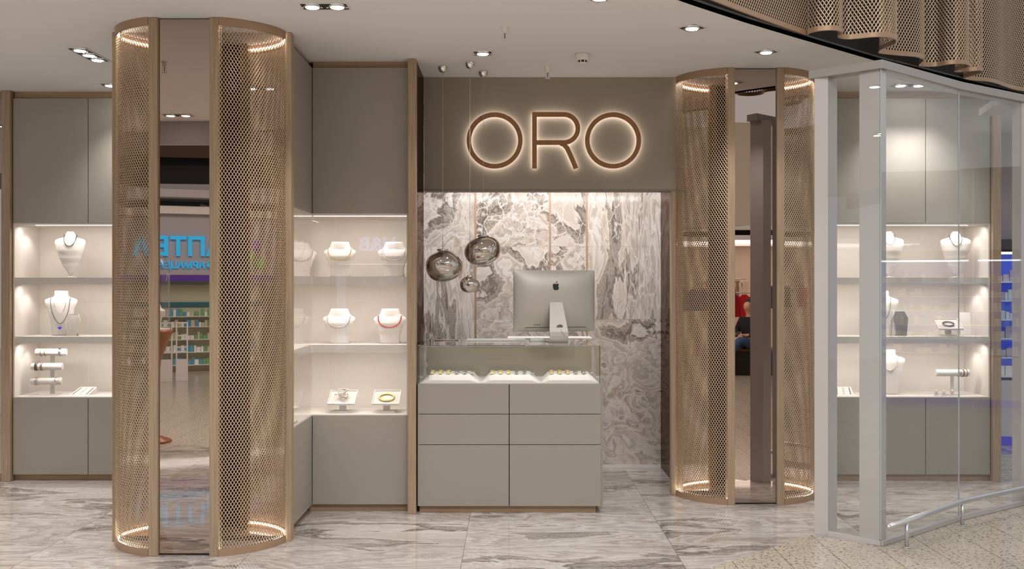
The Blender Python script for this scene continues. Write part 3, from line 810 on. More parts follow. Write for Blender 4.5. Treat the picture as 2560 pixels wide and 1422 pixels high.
# ---------------------------------------------------------------- pendants
def pendant(px, pyc, r, wob, seed, label, sq=1.0):
    c = on_ceiling(px, pyc)
    R = empty('pendant_lamp', c, 0, label, 'pendant lamp', 'smoked glass pendant lamps')
    MB().lathe([(.0, -.043), (.012, -.042), (.024, -.034), (.031, -.020), (.034, -.004), (.034, 0)], 28).build('canopy', M_CHROME, R)
    return R, c
def blob(r, seed, amp, sq):
    mb = MB(); rings = []; n = 48; m = 30
    for j in range(m + 1):
        a = -pi / 2 * .97 + pi * .97 * j / m if j else -pi / 2 * .985
        a = -pi / 2 * .99 + (pi * .915) * j / m
        ring = []
        for i in range(n):
            b = 2 * pi * i / n; d = Vector((cos(a) * cos(b), cos(a) * sin(b), sin(a)))
            k = 1 + amp * mnoise.noise(d * .55 + Vector((seed, 0, 0))) + amp * .05 * mnoise.noise(d * 1.9 + Vector((0, seed, 0)))
            z = d.z * sq
            ring.append(Vector((d.x * k * r, d.y * k * r, z * k * r)))
        rings.append(ring)
    vs = [v for rg in rings for v in rg]
    fs = [(j * n + i, j * n + (i + 1) % n, (j + 1) * n + (i + 1) % n, (j + 1) * n + i) for j in range(m) for i in range(n)]
    mb.add(vs, fs, True); b0 = len(mb.v) - len(vs); mb.f.append([b0 + i for i in range(n)][::-1]); mb.sm.append(True)
    return mb, max(v.z for v in rings[-1])
for px, pyc, gx, gy, rpx, seed, amp, sq, lab in (
        (1107, 165.5, 1107, 663, 43, 3.1, .42, .86, 'smoked glass globe pendant lamp hanging lowest left of the three'),
        (1175, 156, 1178, 708, 23.5, 7.7, .48, .94, 'smallest smoked glass pendant lamp, hanging below the two larger ones'),
        (1208, 178, 1207, 625, 44.5, 1.4, .26, .90, 'largest smoked glass pendant lamp, hanging highest in front of the marble wall')):
    R, c = pendant(px, pyc, 0, 0, 0, lab)
    s = F / c.y; r = rpx / s; zc = sz(gy, c.y) - 3.0
    mb, top = blob(r, seed, amp, sq); o = mb.build('glass_shade', M_SMOKE, R, M=Matrix.Translation((0, 0, zc)))
    zt = zc + top
    MB().lathe([(r * .33, -.006), (r * .33, .002), (r * .30, .005), (.008, .006)], 32, Matrix.Translation((0, 0, zt + .001))).build('cap', M_CHROME, R)
    MB().tube([(0, 0, zt + .003), (0, 0, zt + (.10 if r > .09 else .04))], .0028, 8).build('stem', M_CHROME, R)
    MB().tube([(0, 0, zt + .04), (0, 0, -.04)], .0011, 6).build('cord', plain('cord_grey', C(190, 180, 170), .5), R)

# ---------------------------------------------------------------- ceiling fittings
SPOT_P = 38.0
def downlight(cx, cy, n, rz, label, tilt=0, P=None, only=None, step=.133):
    R = empty('recessed_downlight', (cx, cy, 3.0), rz, label, 'downlight', 'recessed square downlights')
    W2 = .066; L2 = (n - 1) * step / 2 + W2
    fr = MB(); t = .010
    fr.box(-L2, L2, -W2, -W2 + t, -.004, -.0005).box(-L2, L2, W2 - t, W2, -.004, -.0005).box(-L2, -L2 + t, -W2 + t, W2 - t, -.004, -.0005).box(L2 - t, L2, -W2 + t, W2 - t, -.004, -.0005)
    fr.build('frame', M_WHITE, R)
    BX(-L2 + t, L2 - t, -W2 + t, W2 - t, -.0015, -.0006).build('housing', M_BLACK, R)
    for i in range(n):
        x = (i - (n - 1) / 2) * step; T = Matrix.Translation((x, 0, 0))
        MB().lathe([(.046, -.0018), (.049, -.006), (.046, -.010), (.040, -.010), (.036, -.006)], 36, T, cap=False).build('reflector', M_CHROME, R)
        for s in (-1, 1): MB().tube([(s * .047 + x, 0, -.006), (s * .056 + x, 0, -.006)], .006, 8).build('gimbal_pin', M_CHROME, R)
        MB().lathe([(.0375, -.005), (.034, -.010), (.018, -.0135), (.0005, -.0145)], 30, T, cap=False).build('lamp', M_LAMP, R)
        wx = cx + x * cos(rz); wy = cy + x * sin(rz)
        light('SPOT', 'downlight_beam', (wx, wy, 2.975), P or SPOT_P, (1, .965, .94), (0, 0, 0), spot=92, blend=.75, radius=.03)
    return R
def dl(px, py, *a, **k):
    c = on_ceiling(px, py); return downlight(c.x, c.y, *a, **k)
dl(222.5, 136.5, 3, pi / 2, 'row of three recessed downlights in the ceiling left of the large mesh column')
dl(812, 15.5, 2, 0, 'pair of recessed downlights at the top edge, between the mesh columns')
dl(1207, 132.5, 1, 0, 'single recessed downlight above the pendant lamps')
dl(1730, 69, 1, pi / 4, 'single recessed downlight left below the mesh curtain, nearest the camera')
dl(1915, 129, 1, pi / 4, 'single recessed downlight right above the smaller mesh column')
dl(1498, -6, 1, pi / 4, 'recessed downlight cut by the top edge of the picture')
downlight(3.036, 7.40, 3, 0, 'row of three recessed downlights in front of the far right cabinet', P=34)
downlight(-2.86, 7.40, 3, 0, 'row of three recessed downlights before the left cabinet, mostly behind the mesh column', P=22)
downlight(-3.75, 5.7, 2, 0, 'added pair of downlights, out of view, brightening the far left cabinet', P=70)  # unseen pair, added to brighten the far left cabinet
downlight(-4.7, 6.0, 2, 0, 'added pair of downlights, out of view before the left mirror wall')  # added out of view for more light on the left side
downlight(-4.2, 4.3, 2, 0, 'added pair of downlights, out of view at the left, nearer the mall')  # likewise unseen, added to lighten the left
downlight(-2.93, 2.36, 2, 0, 'pair of recessed downlights reflected in the mirror strip of the large mesh column', P=60)
downlight(-1.9, 4.2, 2, 0, 'pair of recessed downlights over the floor before the large mesh column', P=SPOT_P)

def sprinkler(px, py, label, c=None):
    c = c or on_ceiling(px, py)
    R = empty('fire_sprinkler', c, 0, label, 'sprinkler', 'ceiling sprinklers')
    MB().lathe([(.024, 0), (.023, -.004), (.016, -.007), (.015, -.02), (.011, -.032), (.006, -.037)], 28).build('body', M_WHITE, R)
    MB().tube([(0, 0, -.035), (0, 0, -.066)], .0024, 8).build('bulb', M_BLACK, R)
    for s in (-1, 1): MB().tube([(s * .006, 0, -.032), (s * .014, 0, -.044), (s * .014, 0, -.062), (s * .010, 0, -.074)], .0013, 6).build('frame_arm', M_WHITE, R)
    MB().lathe([(.018, -.074), (.018, -.076), (.003, -.078)], 28).build('deflector', M_WHITE, R)
sprinkler(1262, 68, 'white fire sprinkler nearer the camera, above the downlight over the pendants')
sprinkler(1369, 168, 'white fire sprinkler against the top of the taupe bulkhead')
sprinkler(0, 0, 'white fire sprinkler seen reflected in the mirror strip of the large mesh column', Vector((-2.32, 4.45, 3.0)))
c = on_ceiling(1456, 135)
R = empty('smoke_detector', c, 0, 'round white smoke detector on the ceiling above the lit letters', 'smoke detector')
MB().lathe([(.048, 0), (.050, -.010), (.050, -.034), (.044, -.042), (.034, -.044)], 40).build('base', M_WHITE, R)
MB().lathe([(.031, -.044), (.031, -.058)], 40).build('sensing_chamber', M_BLACK, R)
mb = MB()
for i in range(8):
    a = 2 * pi * i / 8 + .39; mb.box(-.0035, .0035, .0285, .0325, -.058, -.043, M=Matrix.Rotation(a, 4, 'Z'))
mb.build('ribs', M_WHITE, R)
MB().lathe([(.033, -.057), (.032, -.064), (.022, -.068), (.001, -.069)], 40).build('cap', M_WHITE, R)

# ---------------------------------------------------------------- jewellery displays
def interp(tab, z):
    if z <= tab[0][0]: return tab[0][1:]
    for a, b in zip(tab, tab[1:]):
        if z <= b[0]:
            f = (z - a[0]) / (b[0] - a[0]); f = f * f * (3 - 2 * f); return [a[i] * (1 - f) + b[i] * f for i in range(1, 4)]
    return tab[-1][1:]
B1 = [(0, .066, .028, 0), (.05, .068, .030, 0), (.10, .082, .036, -.004), (.14, .100, .040, -.004), (.160, .110, .038, 0), (.172, .111, .034, .004), (.180, .103, .034, .008), (.188, .086, .036, .010), (.203, .069, .040, .012), (.234, .059, .042, .012)]
B2 = [(.0, .010, .008, 0), (.03, .030, .014, 0), (.08, .060, .022, 0), (.14, .084, .032, -.002), (.20, .102, .040, -.004), (.245, .112, .042, -.002), (.268, .112, .036, .002), (.282, .096, .032, .006), (.292, .062, .030, .01), (.302, .040, .030, .012), (.325, .034, .030, .012), (.338, .026, .024, .012)]
B3 = [(.0, .070, .030, 0), (.10, .078, .030, 0), (.2, .098, .034, 0), (.262, .122, .036, 0), (.280, .122, .032, .003), (.292, .100, .030, .006), (.302, .066, .030, .008), (.315, .052, .032, .01), (.350, .050, .034, .01)]
def bust_mesh(tab, n=36, base=0.0):
    H_ = tab[-1][0]; zs = sorted(set([t[0] for t in tab] + [H_ * i / 26 for i in range(27)])); rings = []
    for z in zs:
        hw, d, oy = interp(tab, z); rings.append([Vector((hw * cos(2 * pi * i / n), oy + d * sin(2 * pi * i / n), z + base)) for i in range(n)])
    z = zs[-1]; hw, d, oy = interp(tab, z)
    rings.append([Vector((hw * .93 * cos(2 * pi * i / n), oy + d * .9 * sin(2 * pi * i / n), z + base + .003)) for i in range(n)])
    return MB().loft(rings)
def on_bust(tab, x, z, off=.004, base=0):
    hw, d, oy = interp(tab, z); k = max(0, 1 - (x / hw) ** 2) if abs(x) < hw else 0
    return Vector((x, oy - d * sqrt(k) - off, z + base))
def neck_path(tab, hx, ztop, zlow, n=61, base=0, shape=2.0, off=.004):
    out = []
    for i in range(n):
        t = -1 + 2 * i / (n - 1); x = hx * math.copysign(abs(sin(t * pi / 2)) ** .9, t); z = zlow + (ztop - zlow) * abs(t) ** shape
        out.append(on_bust(tab, x, z, off, base))
    return out
def beads(path, r, gap=.95, mix=None):
    mb = MB(); acc = 0; last = path[0]; mb.ball(path[0], r, 7, 5)
    for a, b in zip(path, path[1:]):
        d = (b - a).length; p = 0
        while acc + (d - p) >= 2 * r * gap:
            p += 2 * r * gap - acc; acc = 0; mb.ball(a + (b - a) * (p / d), r, 7, 5)
        acc += d - p
    return mb
def necklace(parent_loc, rz, path, r, mat, label, group, chain=False, extra=None):
    R = empty('necklace', parent_loc, rz, label, 'necklace', group)
    o = (MB().tube(path, r, 8) if chain else beads(path, r)).build('chain' if chain else 'bead_string', mat, R)
    if extra: extra(R)
    return R
GB, GN = 'white necklace busts on the shelves', 'necklaces shown on busts'
def bust(tab, loc, rz, label, base=0, stand=None):
    R = empty('display_bust', loc, rz, label, 'display bust', GB)
    bust_mesh(tab, base=base).build('body', M_VELVET, R)
    if stand == 'pole':
        MB().tube([(0, 0, 0), (0, 0, base + .02)], .005, 10).build('pole', M_WHITE, R)
        MB().lathe([(.045, 0), (.045, .006), (.01, .010)], 28).build('base', M_WHITE, R)
    if stand == 'foot':
        BX(.03, .068, .0, .052, 0, .014).build('rear_foot', M_VELVET, R)
    if stand == 'block':
        MB().box(-.072, .072, .02, .05, 0, .26).build('back_board', M_VELVET, R, .004)
    return R
yb = YB + .16
# corner cabinet, facing the viewer
for px, z, mat, r, bl, nl, rz in (
        (850, SH1, M_GOLD, .0036, 'white necklace bust with a gold necklace on the upper shelf of the corner cabinet', 'gold bead necklace on the upper shelf bust', 0),
        (985, SH1, M_SILVER, .0036, 'white necklace bust with a silver necklace on the upper shelf, next to the oak upright', 'thin silver bead necklace on the upper shelf bust next to the oak upright', 0),
        (848, SH2, M_PEARL, .0052, 'white necklace bust with a pearl necklace on the lower shelf of the corner cabinet', 'pearl necklace on the lower shelf bust of the corner cabinet', 0),
        (975, SH2, M_RED, .0050, 'white necklace bust wearing the red necklace, lower shelf next to the oak upright', 'red bead necklace on the lower shelf of the corner cabinet', 0)):
    x = sx(px, yb); bust(B1, (x, yb, z), rz, bl, stand='foot')
    necklace((x, yb, z), rz, neck_path(B1, .078, .188, .112, off=.005), r, mat, nl, GN)
# corner cabinet, the short side: busts face into the shop
for y, z, mat, r, bl, nl in (
        (6.30, SH1, M_PGOLD, .0036, 'necklace bust facing sideways on the upper shelf beside the large mesh column', 'pale necklace on the sideways bust of the upper shelf'),
        (6.34, SH2, M_PEARL, .0052, 'necklace bust facing sideways on the lower shelf beside the large mesh column', 'pearl necklace on the sideways bust of the lower shelf')):
    bust(B1, (-1.52, y, z), radians(62), bl, stand='foot')
    necklace((-1.52, y, z), radians(62), neck_path(B1, .078, .188, .112, off=.005), r, mat, nl, GN)
yb2 = YB + .22
for px, z, mat, r, bl, nl in ((752, SH1, M_PEARL, .0042, 'necklace bust at the inner corner of the upper shelf, mostly hidden', 'pale necklace on the bust at the inner corner, upper shelf'),):
    x = sx(px, yb2 + .1); bust(B1, (x, yb2 + .1, z), radians(20), bl, stand='foot')
    necklace((x, yb2 + .1, z), radians(20), neck_path(B1, .078, .188, .112, off=.005), r, mat, nl, GN)
# left cabinet
ya = YA + .17
def heart(R):
    pts = []
    for i in range(28):
        t = 2 * pi * i / 28; pts.append((.016 * sin(t) ** 3, .001 * (13 * cos(t) - 5 * cos(2 * t) - 2 * cos(3 * t) - cos(4 * t))))
    p = on_bust(B3, 0, .085, .010); mb = MB(); n = len(pts)
    vs = [(p.x + a * .75, p.y + .001, p.z - .022 + b * .75) for a, b in pts] + [(p.x + a * 1.0, p.y - .004, p.z - .022 + b) for a, b in pts] + [(p.x + a * .6, p.y - .009, p.z - .022 + b * .6) for a, b in pts]
    mb.add(vs, [tuple(range(n))] + [(i, (i + 1) % n, n + (i + 1) % n, n + i) for i in range(n)] + [(n + i, n + (i + 1) % n, 2 * n + (i + 1) % n, 2 * n + i) for i in range(n)] + [tuple(range(2 * n, 3 * n))])
    tag(mb.build('heart_pendant', plain('blue_enamel', C(72, 58, 214), .2, 0, .6), R), 'blue heart shaped pendant')
x = sx(176, ya); bust(B2, (x, ya, SH1), radians(14), 'tall white shield shaped bust with a dark necklace, top shelf of the left cabinet', base=.022, stand='pole')
necklace((x, ya, SH1), radians(14), neck_path(B2, .046, .318, .225, base=.022, off=.005, shape=1.8), .0034, M_DSTEEL, 'dark silver collar on the shield shaped bust of the left cabinet', GN, True)
x = sx(153, ya); bust(B3, (x, ya, SH2), radians(10), 'white bust with broad shoulders wearing the blue heart pendant, left cabinet', stand='block')
necklace((x, ya, SH2), radians(10), neck_path(B3, .072, .300, .095, base=0, off=.005, shape=1.5), .0028, M_DSTEEL, 'long dark chain with a blue heart pendant on the left cabinet bust', GN, False, heart)
necklace((x, ya, SH2), radians(10), neck_path(B3, .046, .298, .175, off=.004, shape=1.7), .0013, M_SILVER, 'fine silver chain worn above the blue heart necklace', GN, True)
def coffin_easel(loc, rz, label, mat, s=1.0, chain_label=None):
    R = empty('necklace_easel', loc, rz, label, 'necklace easel', 'flat necklace easels')
    T = Matrix.Rotation(radians(-12), 4, 'X')
    poly = [(-.036, 0), (.036, 0), (.058, .125), (.034, .175), (-.034, .175), (-.058, .125)]
    vs = []
    for y in (0, .006):
        vs += [T @ Vector((a * s, y, b * s)) for a, b in poly]
    MB().add(vs, [tuple(range(6)), tuple(range(6, 12))[::-1]] + [(i, (i + 1) % 6, 6 + (i + 1) % 6, 6 + i) for i in range(6)]).build('panel', mat, R, .001)
    ed = [T @ Vector((a * s, -.0005, b * s)) for a, b in poly]
    MB().tube(ed, .0018, 6, closed=True).build('edge_trim', M_WHITE, R)
    MB().add([(-.01, .03 * s, .12 * s), (.01, .03 * s, .12 * s), (.014, .075 * s, 0), (-.014, .075 * s, 0), (-.01, .036 * s, .12 * s), (.01, .036 * s, .12 * s), (.014, .081 * s, 0), (-.014, .081 * s, 0)],
             [(0, 1, 2, 3), (7, 6, 5, 4), (0, 4, 5, 1), (2, 6, 7, 3), (1, 5, 6, 2), (0, 3, 7, 4)]).build('prop', mat, R)
    if chain_label:
        p = [T @ Vector((a, -.004, b)) for a, b in [(-.036 + .002 * i, .12 - .065 * sin(pi * min(1, i / 14) / 2)) for i in range(15)]]
        necklace(loc, rz, p, .0014, M_SILVER, chain_label, GN, True)
coffin_easel((sx(190, ya), ya - .08, SH2), radians(-6), 'small light grey coffin shaped easel right of the blue heart necklace', plain('pale_grey_card', C(196, 188, 182), .6), 1.0, 'thin silver chain on the small grey easel')
def on_bar(R, x, z, r, w, mat, name, label, group='bracelets on the bars of the left cabinet', n=1):
    b = empty('bracelet', R, 0, label, 'bracelet', group)
    for k in range(n):
        MB().lathe([(r - .0005, -w / 2), (r + .004, -w / 2), (r + .004, w / 2), (r - .0005, w / 2), (r - .0005, -w / 2)], 32, Matrix.Translation(((k - (n - 1) / 2) * w * 2.2, 0, 0)) @ Matrix.Rotation(pi / 2, 4, 'Y'), cap=False).build('band', mat, b)
    return b
# three-bar bracelet stand
xb, ybar = sx(128, ya), ya - .04
R = empty('bracelet_stand', (xb, ybar, ZB), radians(8), 'white three bar bracelet stand on the bottom shelf of the left cabinet', 'bracelet stand', 'bracelet stands')
zs3 = (.335, .222, .108); r3 = .027
MB().box(-.06, .08, -.04, .06, 0, .008).build('base', M_WHITE, R, .002)
MB().box(.0, .03, .03, .05, .008, .345).build('post', M_WHITE, R, .002)
offs = (.02, -.012, -.018)
for z, ox in zip(zs3, offs):
    bar = MB().tube([(-.115 + ox, 0, z), (-.112 + ox, 0, z), (.112 + ox, 0, z), (.115 + ox, 0, z)], [.0255, r3, r3, .0255], 28).build('bar', M_VELVET, R)
    MB().box(-.02 + ox, .04 + ox, .015, .04, z - .03, z - .012).build('bracket', M_WHITE, bar)
M_LEATH = plain('brown_leather', C(72, 44, 36), .45); M_TAUPEL = plain('taupe_leather', C(128, 106, 92), .5)
rz8 = radians(8)
def bp(x, z): return Vector((xb + x * cos(rz8), ybar + x * sin(rz8), ZB + z))
for x, z, w, m, n, lab in ((-.055, zs3[0], .007, M_TAUPEL, 1, 'narrow taupe bracelet at the left end of the top bar'), (-.025, zs3[0], .007, M_TAUPEL, 1, 'narrow taupe bracelet, second on the top bar'),
                        (.085, zs3[0], .003, M_SILVER, 3, 'three thin silver bangles at the right end of the top bar'),
                        (-.090, zs3[1], .020, M_LEATH, 1, 'wide dark brown leather bracelet on the middle bar'), (-.050, zs3[1], .014, M_TAUPEL, 1, 'wide taupe bracelet beside the dark brown one'),
                        (-.090, zs3[2], .004, M_SILVER, 3, 'silver bangles at the left end of the lowest bar'), (.055, zs3[2], .008, M_SILVER, 1, 'silver bracelet near the right end of the lowest bar'), (.078, zs3[2], .004, M_PGOLD, 1, 'thin gold bangle at the right end of the lowest bar')):
    b = on_bar(bp(x, z), 0, 0, r3 + .001, w, m, '', lab + ', left cabinet', n=n); b.rotation_euler = (0, 0, rz8)
def slot_card(loc, rz, label, s=1.0):
    R = empty('ring_card', loc, rz, label, 'ring tray', 'slanted ring cards')
    T = Matrix.Rotation(radians(24), 4, 'X')
    MB().add([(-.075 * s, 0, 0), (.075 * s, 0, 0), (.095 * s, .12 * s, .055 * s), (-.035 * s, .12 * s, .055 * s), (-.075 * s, .12 * s, 0), (.095 * s, .12 * s, 0)],
             [(0, 1, 2, 3), (1, 5, 2), (0, 3, 4), (3, 2, 5, 4), (0, 4, 5, 1)]).build('wedge', M_VELVET, R)
    mb = MB()
    def P(u, v): return Vector(((-.075 + .15 * u + v * (.04 - .02 * u)) * s, .12 * v * s, .055 * v * s + .0008))
    for u in (.14, .86):
        a, b = P(u - .035, .1), P(u + .035, .1); c, d = P(u + .035, .9), P(u - .035, .9); mb.add([a, b, c, d], [(0, 1, 2, 3)])
    for k in range(6):
        for u in (.5,):
            v = .12 + k * .14; mb.add([P(u - .07, v), P(u + .07, v + .03), P(u + .07, v + .07), P(u - .07, v + .04)], [(0, 1, 2, 3)])
    mb.build('slots', plain('slot_grey', C(120, 112, 106), .7), R)
slot_card((sx(200, ya - .05), ya - .08, ZB), 0, 'slanted white ring card beside the three bar stand, left cabinet')
# tray stands
def tray_stand(loc, rz, label, s=1.0, hh=.055):
    R = empty('tray_stand', loc, rz, label, 'display tray', 'tilted square display trays')
    MB().prism([(-.058 * s, -.045 * s), (.058 * s, -.045 * s), (.058 * s, .045 * s), (-.058 * s, .045 * s)], 0, .010).build('foot', M_VELVET, R, .001)
    BX(-.023 * s, .023 * s, -.008, .008, .010, hh + .03).build('stem', M_VELVET, R)
    T = Matrix.Translation((0, 0, hh + .036)) @ Matrix.Rotation(radians(26), 4, 'X')
    W_, D_ = .092 * s, .085 * s
    fr = MB()
    for a in ((-W_, W_, -D_, -D_ + .004), (-W_, W_, D_ - .004, D_), (-W_, -W_ + .004, -D_ + .004, D_ - .004), (W_ - .004, W_, -D_ + .004, D_ - .004)): fr.box(*a, 0, .014, M=T)
    fr.build('rim', M_VELVET, R)
    MB().box(-W_ + .003, W_ - .003, -D_ + .003, D_ - .003, .0, .005, M=T).build('pad', plain('tray_pad', C(200, 193, 184), .7), R)
    return Matrix.Translation(loc) @ Matrix.Rotation(rz, 4, 'Z') @ T
def bangle(M0, label, mat, r=.050, flat=.7, bump=True):
    p = M0 @ Vector((0, -.004, .013)); R = empty('bracelet', p, 0, label, 'bracelet', 'bracelets on the display trays')
    rot = M0.to_3x3().to_4x4(); n = 56
    pts = [rot @ Vector((r * cos(2 * pi * i / n), r * .86 * sin(2 * pi * i / n), 0)) for i in range(n)]
    MB().tube(pts, [.005 + (.0022 * (i % 4 < 2) if bump else 0) for i in range(n)], 8, closed=True).build('band', mat, R)
    if bump:
        mb = MB()
        for k in range(18): mb.ball(pts[int(k * n / 18)] + Vector((0, 0, .003)), .0058, 8, 6)
        mb.build('studs', mat, R)
yt = YB + .13
M0 = tray_stand((sx(967, yt), yt, ZB), 0, 'white tilted tray with the yellow gold bracelet, corner cabinet')
bangle(M0, 'yellow gold studded bracelet on a tilted tray in the corner cabinet', M_PGOLD)
M0 = tray_stand((sx(857, yt), yt, ZB), 0, 'white tilted tray with heaped pearls, corner cabinet')
def pearl_heap(M0, label, seed):
    rnd = random.Random(seed); key = []
    for i in range(15):
        a = i * 2.25 + rnd.random() * .5; rad = .022 + rnd.random() * .038
        key.append(Vector((rad * cos(a), rad * .75 * sin(a) + (-.01 if i < 8 else .015), .012 + .004 * i + rnd.random() * .006 if i < 12 else .05 - (i - 12) * .012)))
    P = [key[0] * 2 - key[1]] + key + [key[-1] * 2 - key[-2]]; path = []
    for i in range(1, len(P) - 2):
        a, b, c, d = P[i - 1:i + 3]
        for k in range(8):
            t = k / 8; path.append(.5 * ((2 * b) + (c - a) * t + (2 * a - 5 * b + 4 * c - d) * t * t + (-a + 3 * b - 3 * c + d) * t ** 3))
    p = M0 @ Vector((0, 0, 0)); rot = M0.to_3x3().to_4x4()
    R = empty('necklace', p, 0, label, 'necklace', 'pearl strings heaped on trays')
    beads([rot @ v for v in path], .0046, .98).build('bead_string', M_PEARL, R)
pearl_heap(M0, 'string of grey pearls heaped on the tilted tray, corner cabinet', 4)
M0 = tray_stand((-1.50, 6.42, ZB), radians(60), 'white tilted tray with pearls in the short wing of the corner cabinet')
pearl_heap(M0, 'string of pearls heaped on the tray beside the large mesh column', 9)
o = MB().box(-1.47, -1.34, 5.98, 6.22, ZB, ZB + .018).build('ring_tray', M_VELVET, None, .003); recenter(o); tag(o, 'low white tray with a silver bangle on the bottom shelf by the mesh column', 'ring tray')
b = empty('bracelet', (-1.40, 6.16, ZB + .024), 0, 'silver bangle lying on the low white tray by the mesh column', 'bracelet', 'bracelets on the display trays')
MB().tube([(.03 * cos(2 * pi * i / 32), .03 * sin(2 * pi * i / 32), 0) for i in range(32)], .004, 8, closed=True).build('band', M_SILVER, b)
# right cabinet
yd = YA + .17
for px, z, tab, rz, base, st, lab, nl, args in (
        (2389, SH1, B2, -14, .022, 'pole', 'white shield shaped bust with a thin chain, top shelf of the right cabinet', 'thin dark chain on the shield shaped bust of the right cabinet', (.046, .318, .225, .0026, True)),
        (2222, SH1, B2, -10, .022, 'pole', 'white shield shaped bust half hidden by the booth corner, top shelf', 'thin chain on the top shelf bust behind the booth corner', (.046, .318, .235, .0018, True)),
        (2016, SH1, B2, 0, .022, 'pole', 'white shield shaped bust peeking out right of the smaller mesh column', None, None),
        (2205, SH2, B3, -10, 0, 'block', 'white broad bust with a pendant chain behind the booth corner, middle shelf', 'bead chain on the middle shelf bust behind the booth corner', (.06, .300, .12, .0024, False)),
        (2222, ZB, B3, -8, 0, 'block', 'white bust with a pearl collar on the bottom shelf of the right cabinet', 'pearl collar on the bottom shelf bust of the right cabinet', (.06, .300, .19, .0045, False))):
    x = sx(px, yd); s = radians(rz); bust(tab, (x, yd, z), s, lab, base=base, stand=st)
    if nl: necklace((x, yd, z), s, neck_path(tab, args[0], args[1], args[2], base=base, off=.005, shape=1.7), args[3], M_DSTEEL if z != ZB else M_PEARL, nl, GN, args[4])
coffin_easel((sx(2254, yd - .05), yd - .06, SH2), radians(4), 'dark grey coffin shaped necklace easel on the middle shelf, right cabinet', M_GREYV, 1.12)
M0 = tray_stand((sx(2370, yd - .05), yd - .05, SH2), radians(-6), 'white tilted tray with a dark bracelet on the middle shelf, right cabinet', 1.0, .05)
bangle(M0, 'dark steel bangle on the tilted tray of the right cabinet', plain('dark_steel', (.16, .15, .15, 1), .25, 1.0), .04, bump=False)
o = MB().box(-.045, .045, -.003, .003, 0, .18, M=Matrix.Rotation(radians(-8), 4, 'X')).build('blank_card', M_WHITE); o.location = (sx(2418, yd + .1), yd + .12, SH2 + .001)
tag(o, 'blank white card leaning behind the tilted tray, right cabinet', 'card')
R = empty('bracelet_stand', (sx(2376, yd), yd - .03, ZB), 0, 'white single bar bracelet stand on the bottom shelf, right cabinet', 'bracelet stand', 'bracelet stands')
MB().box(-.05, .05, -.035, .045, 0, .008).build('base', M_WHITE, R, .002); MB().box(-.012, .012, -.006, .006, .008, .15).build('post', M_WHITE, R)
MB().tube([(-.13, 0, .172), (-.127, 0, .172), (.127, 0, .172), (.13, 0, .172)], [.024, .027, .027, .024], 28).build('bar', M_VELVET, R)
for dx, w, m, n, lab in ((.055, .003, M_SILVER, 3, 'three thin silver bangles on the single bar stand'), (.082, .012, M_TAUPEL, 1, 'wide taupe bracelet on the single bar stand'), (.108, .006, M_TAUPEL, 1, 'narrow grey bracelet at the right end of the single bar')):
    on_bar(Vector((sx(2376, yd) + dx, yd - .03, ZB + .172)), 0, 0, .028, w, m, '', lab + ', right cabinet', 'bracelets on the bars of the right cabinet', n=n)
for k, px in enumerate((2341, 2360, 2381)):
    R = empty('ring_cone', (sx(px, yd - .1), yd - .10, ZB), 0, 'small white ring cone, %s of the three on the bottom shelf, right cabinet' % ('leftmost', 'middle', 'rightmost')[k], 'ring holder', 'white ring cones')
    MB().lathe([(.022, 0), (.022, .006), (.013, .007)], 24).build('foot', M_WHITE, R)
    MB().lathe([(.0115, .007), (.010, .03), (.006, .046), (.001, .05)], 24).build('cone', M_VELVET, R)
    rg = empty('ring', (sx(px, yd - .1), yd - .10, ZB + .033), 0, 'thin ring on the %s white ring cone, right cabinet' % ('leftmost', 'middle', 'rightmost')[k], 'ring', 'rings on the white cones')
    MB().tube([(.0105 * cos(2 * pi * i / 24), .0105 * sin(2 * pi * i / 24), 0) for i in range(24)], .0014, 6, closed=True).build('band', M_STEEL if k < 2 else plain('rose', C(190, 120, 110), .3, .7), rg)
slot_card((sx(2108, yd - .06), yd - .08, ZB), 0, 'slanted white ring card right of the smaller mesh column')
# ---------------------------------------------------------------- white glass booth at the right
A_, B2_, C_, D_, E_ = Vector((1.835, 6.012)), Vector((2.14, 5.745)), Vector((2.874, 6.37)), Vector((3.522, 6.82)), Vector((5.2, 7.88))
A0 = Vector((1.906, 5.976))
def seg(a, b, o0, o1):
    'plan quad along a-b, offset o0..o1 to the shop side'
    t = (b - a).normalized(); m = Vector((-t.y, t.x)); return [a + m * o0, b + m * o0, b + m * o1, a + m * o1]
G = empty('glass_booth', (2.14, 5.745, 0), 0, 'white framed glass booth with a sharp front corner, right of the smaller mesh column', 'glass booth')
I = Matrix.Translation((-2.14, -5.745, 0))
def PR(poly, z0, z1, n, m, bev=0): return MB().prism([(p[0], p[1]) for p in poly], z0, z1).build(n, m, G, bev, M=I)
M_POST = plain('booth_white', C(190, 185, 184), .28, 0, .5)
M_POST2 = plain('booth_glass_white', C(206, 204, 203), .1, 0, .5)
PR([(1.835, 6.012), (1.906, 5.976), (1.986, 6.05), (1.915, 6.09)], 0, 2.765, 'post', M_POST, .002)
t1 = (B2_ - A0).normalized()
p2a = A0 + t1 * .192
PR(seg(p2a, B2_ - t1 * .012, .010, .05), .0, 2.765, 'post', M_POST, .001)
t2 = (C_ - B2_).normalized()
PR(seg(B2_ + t2 * .014, B2_ + t2 * .075, .010, .03), .0, 2.765, 'post', M_POST, .001)
PR([(3.497, 6.80), (3.60, 6.87), (3.57, 6.93), (3.46, 6.86)], 0, 2.765, 'post', M_POST, .002)
M_EDGE = plain('glass_edge', C(178, 190, 194), .1, 0, .6)
PR(seg(A0, B2_, 0, .006), .03, 2.76, 'glass_pane', M_GLASS)
PR(seg(B2_ + t2 * .004, C_, 0, .006), .03, 2.76, 'glass_pane', M_GLASS)
PR(seg(C_, D_, 0, .006), .03, 2.76, 'glass_pane', M_GLASS)
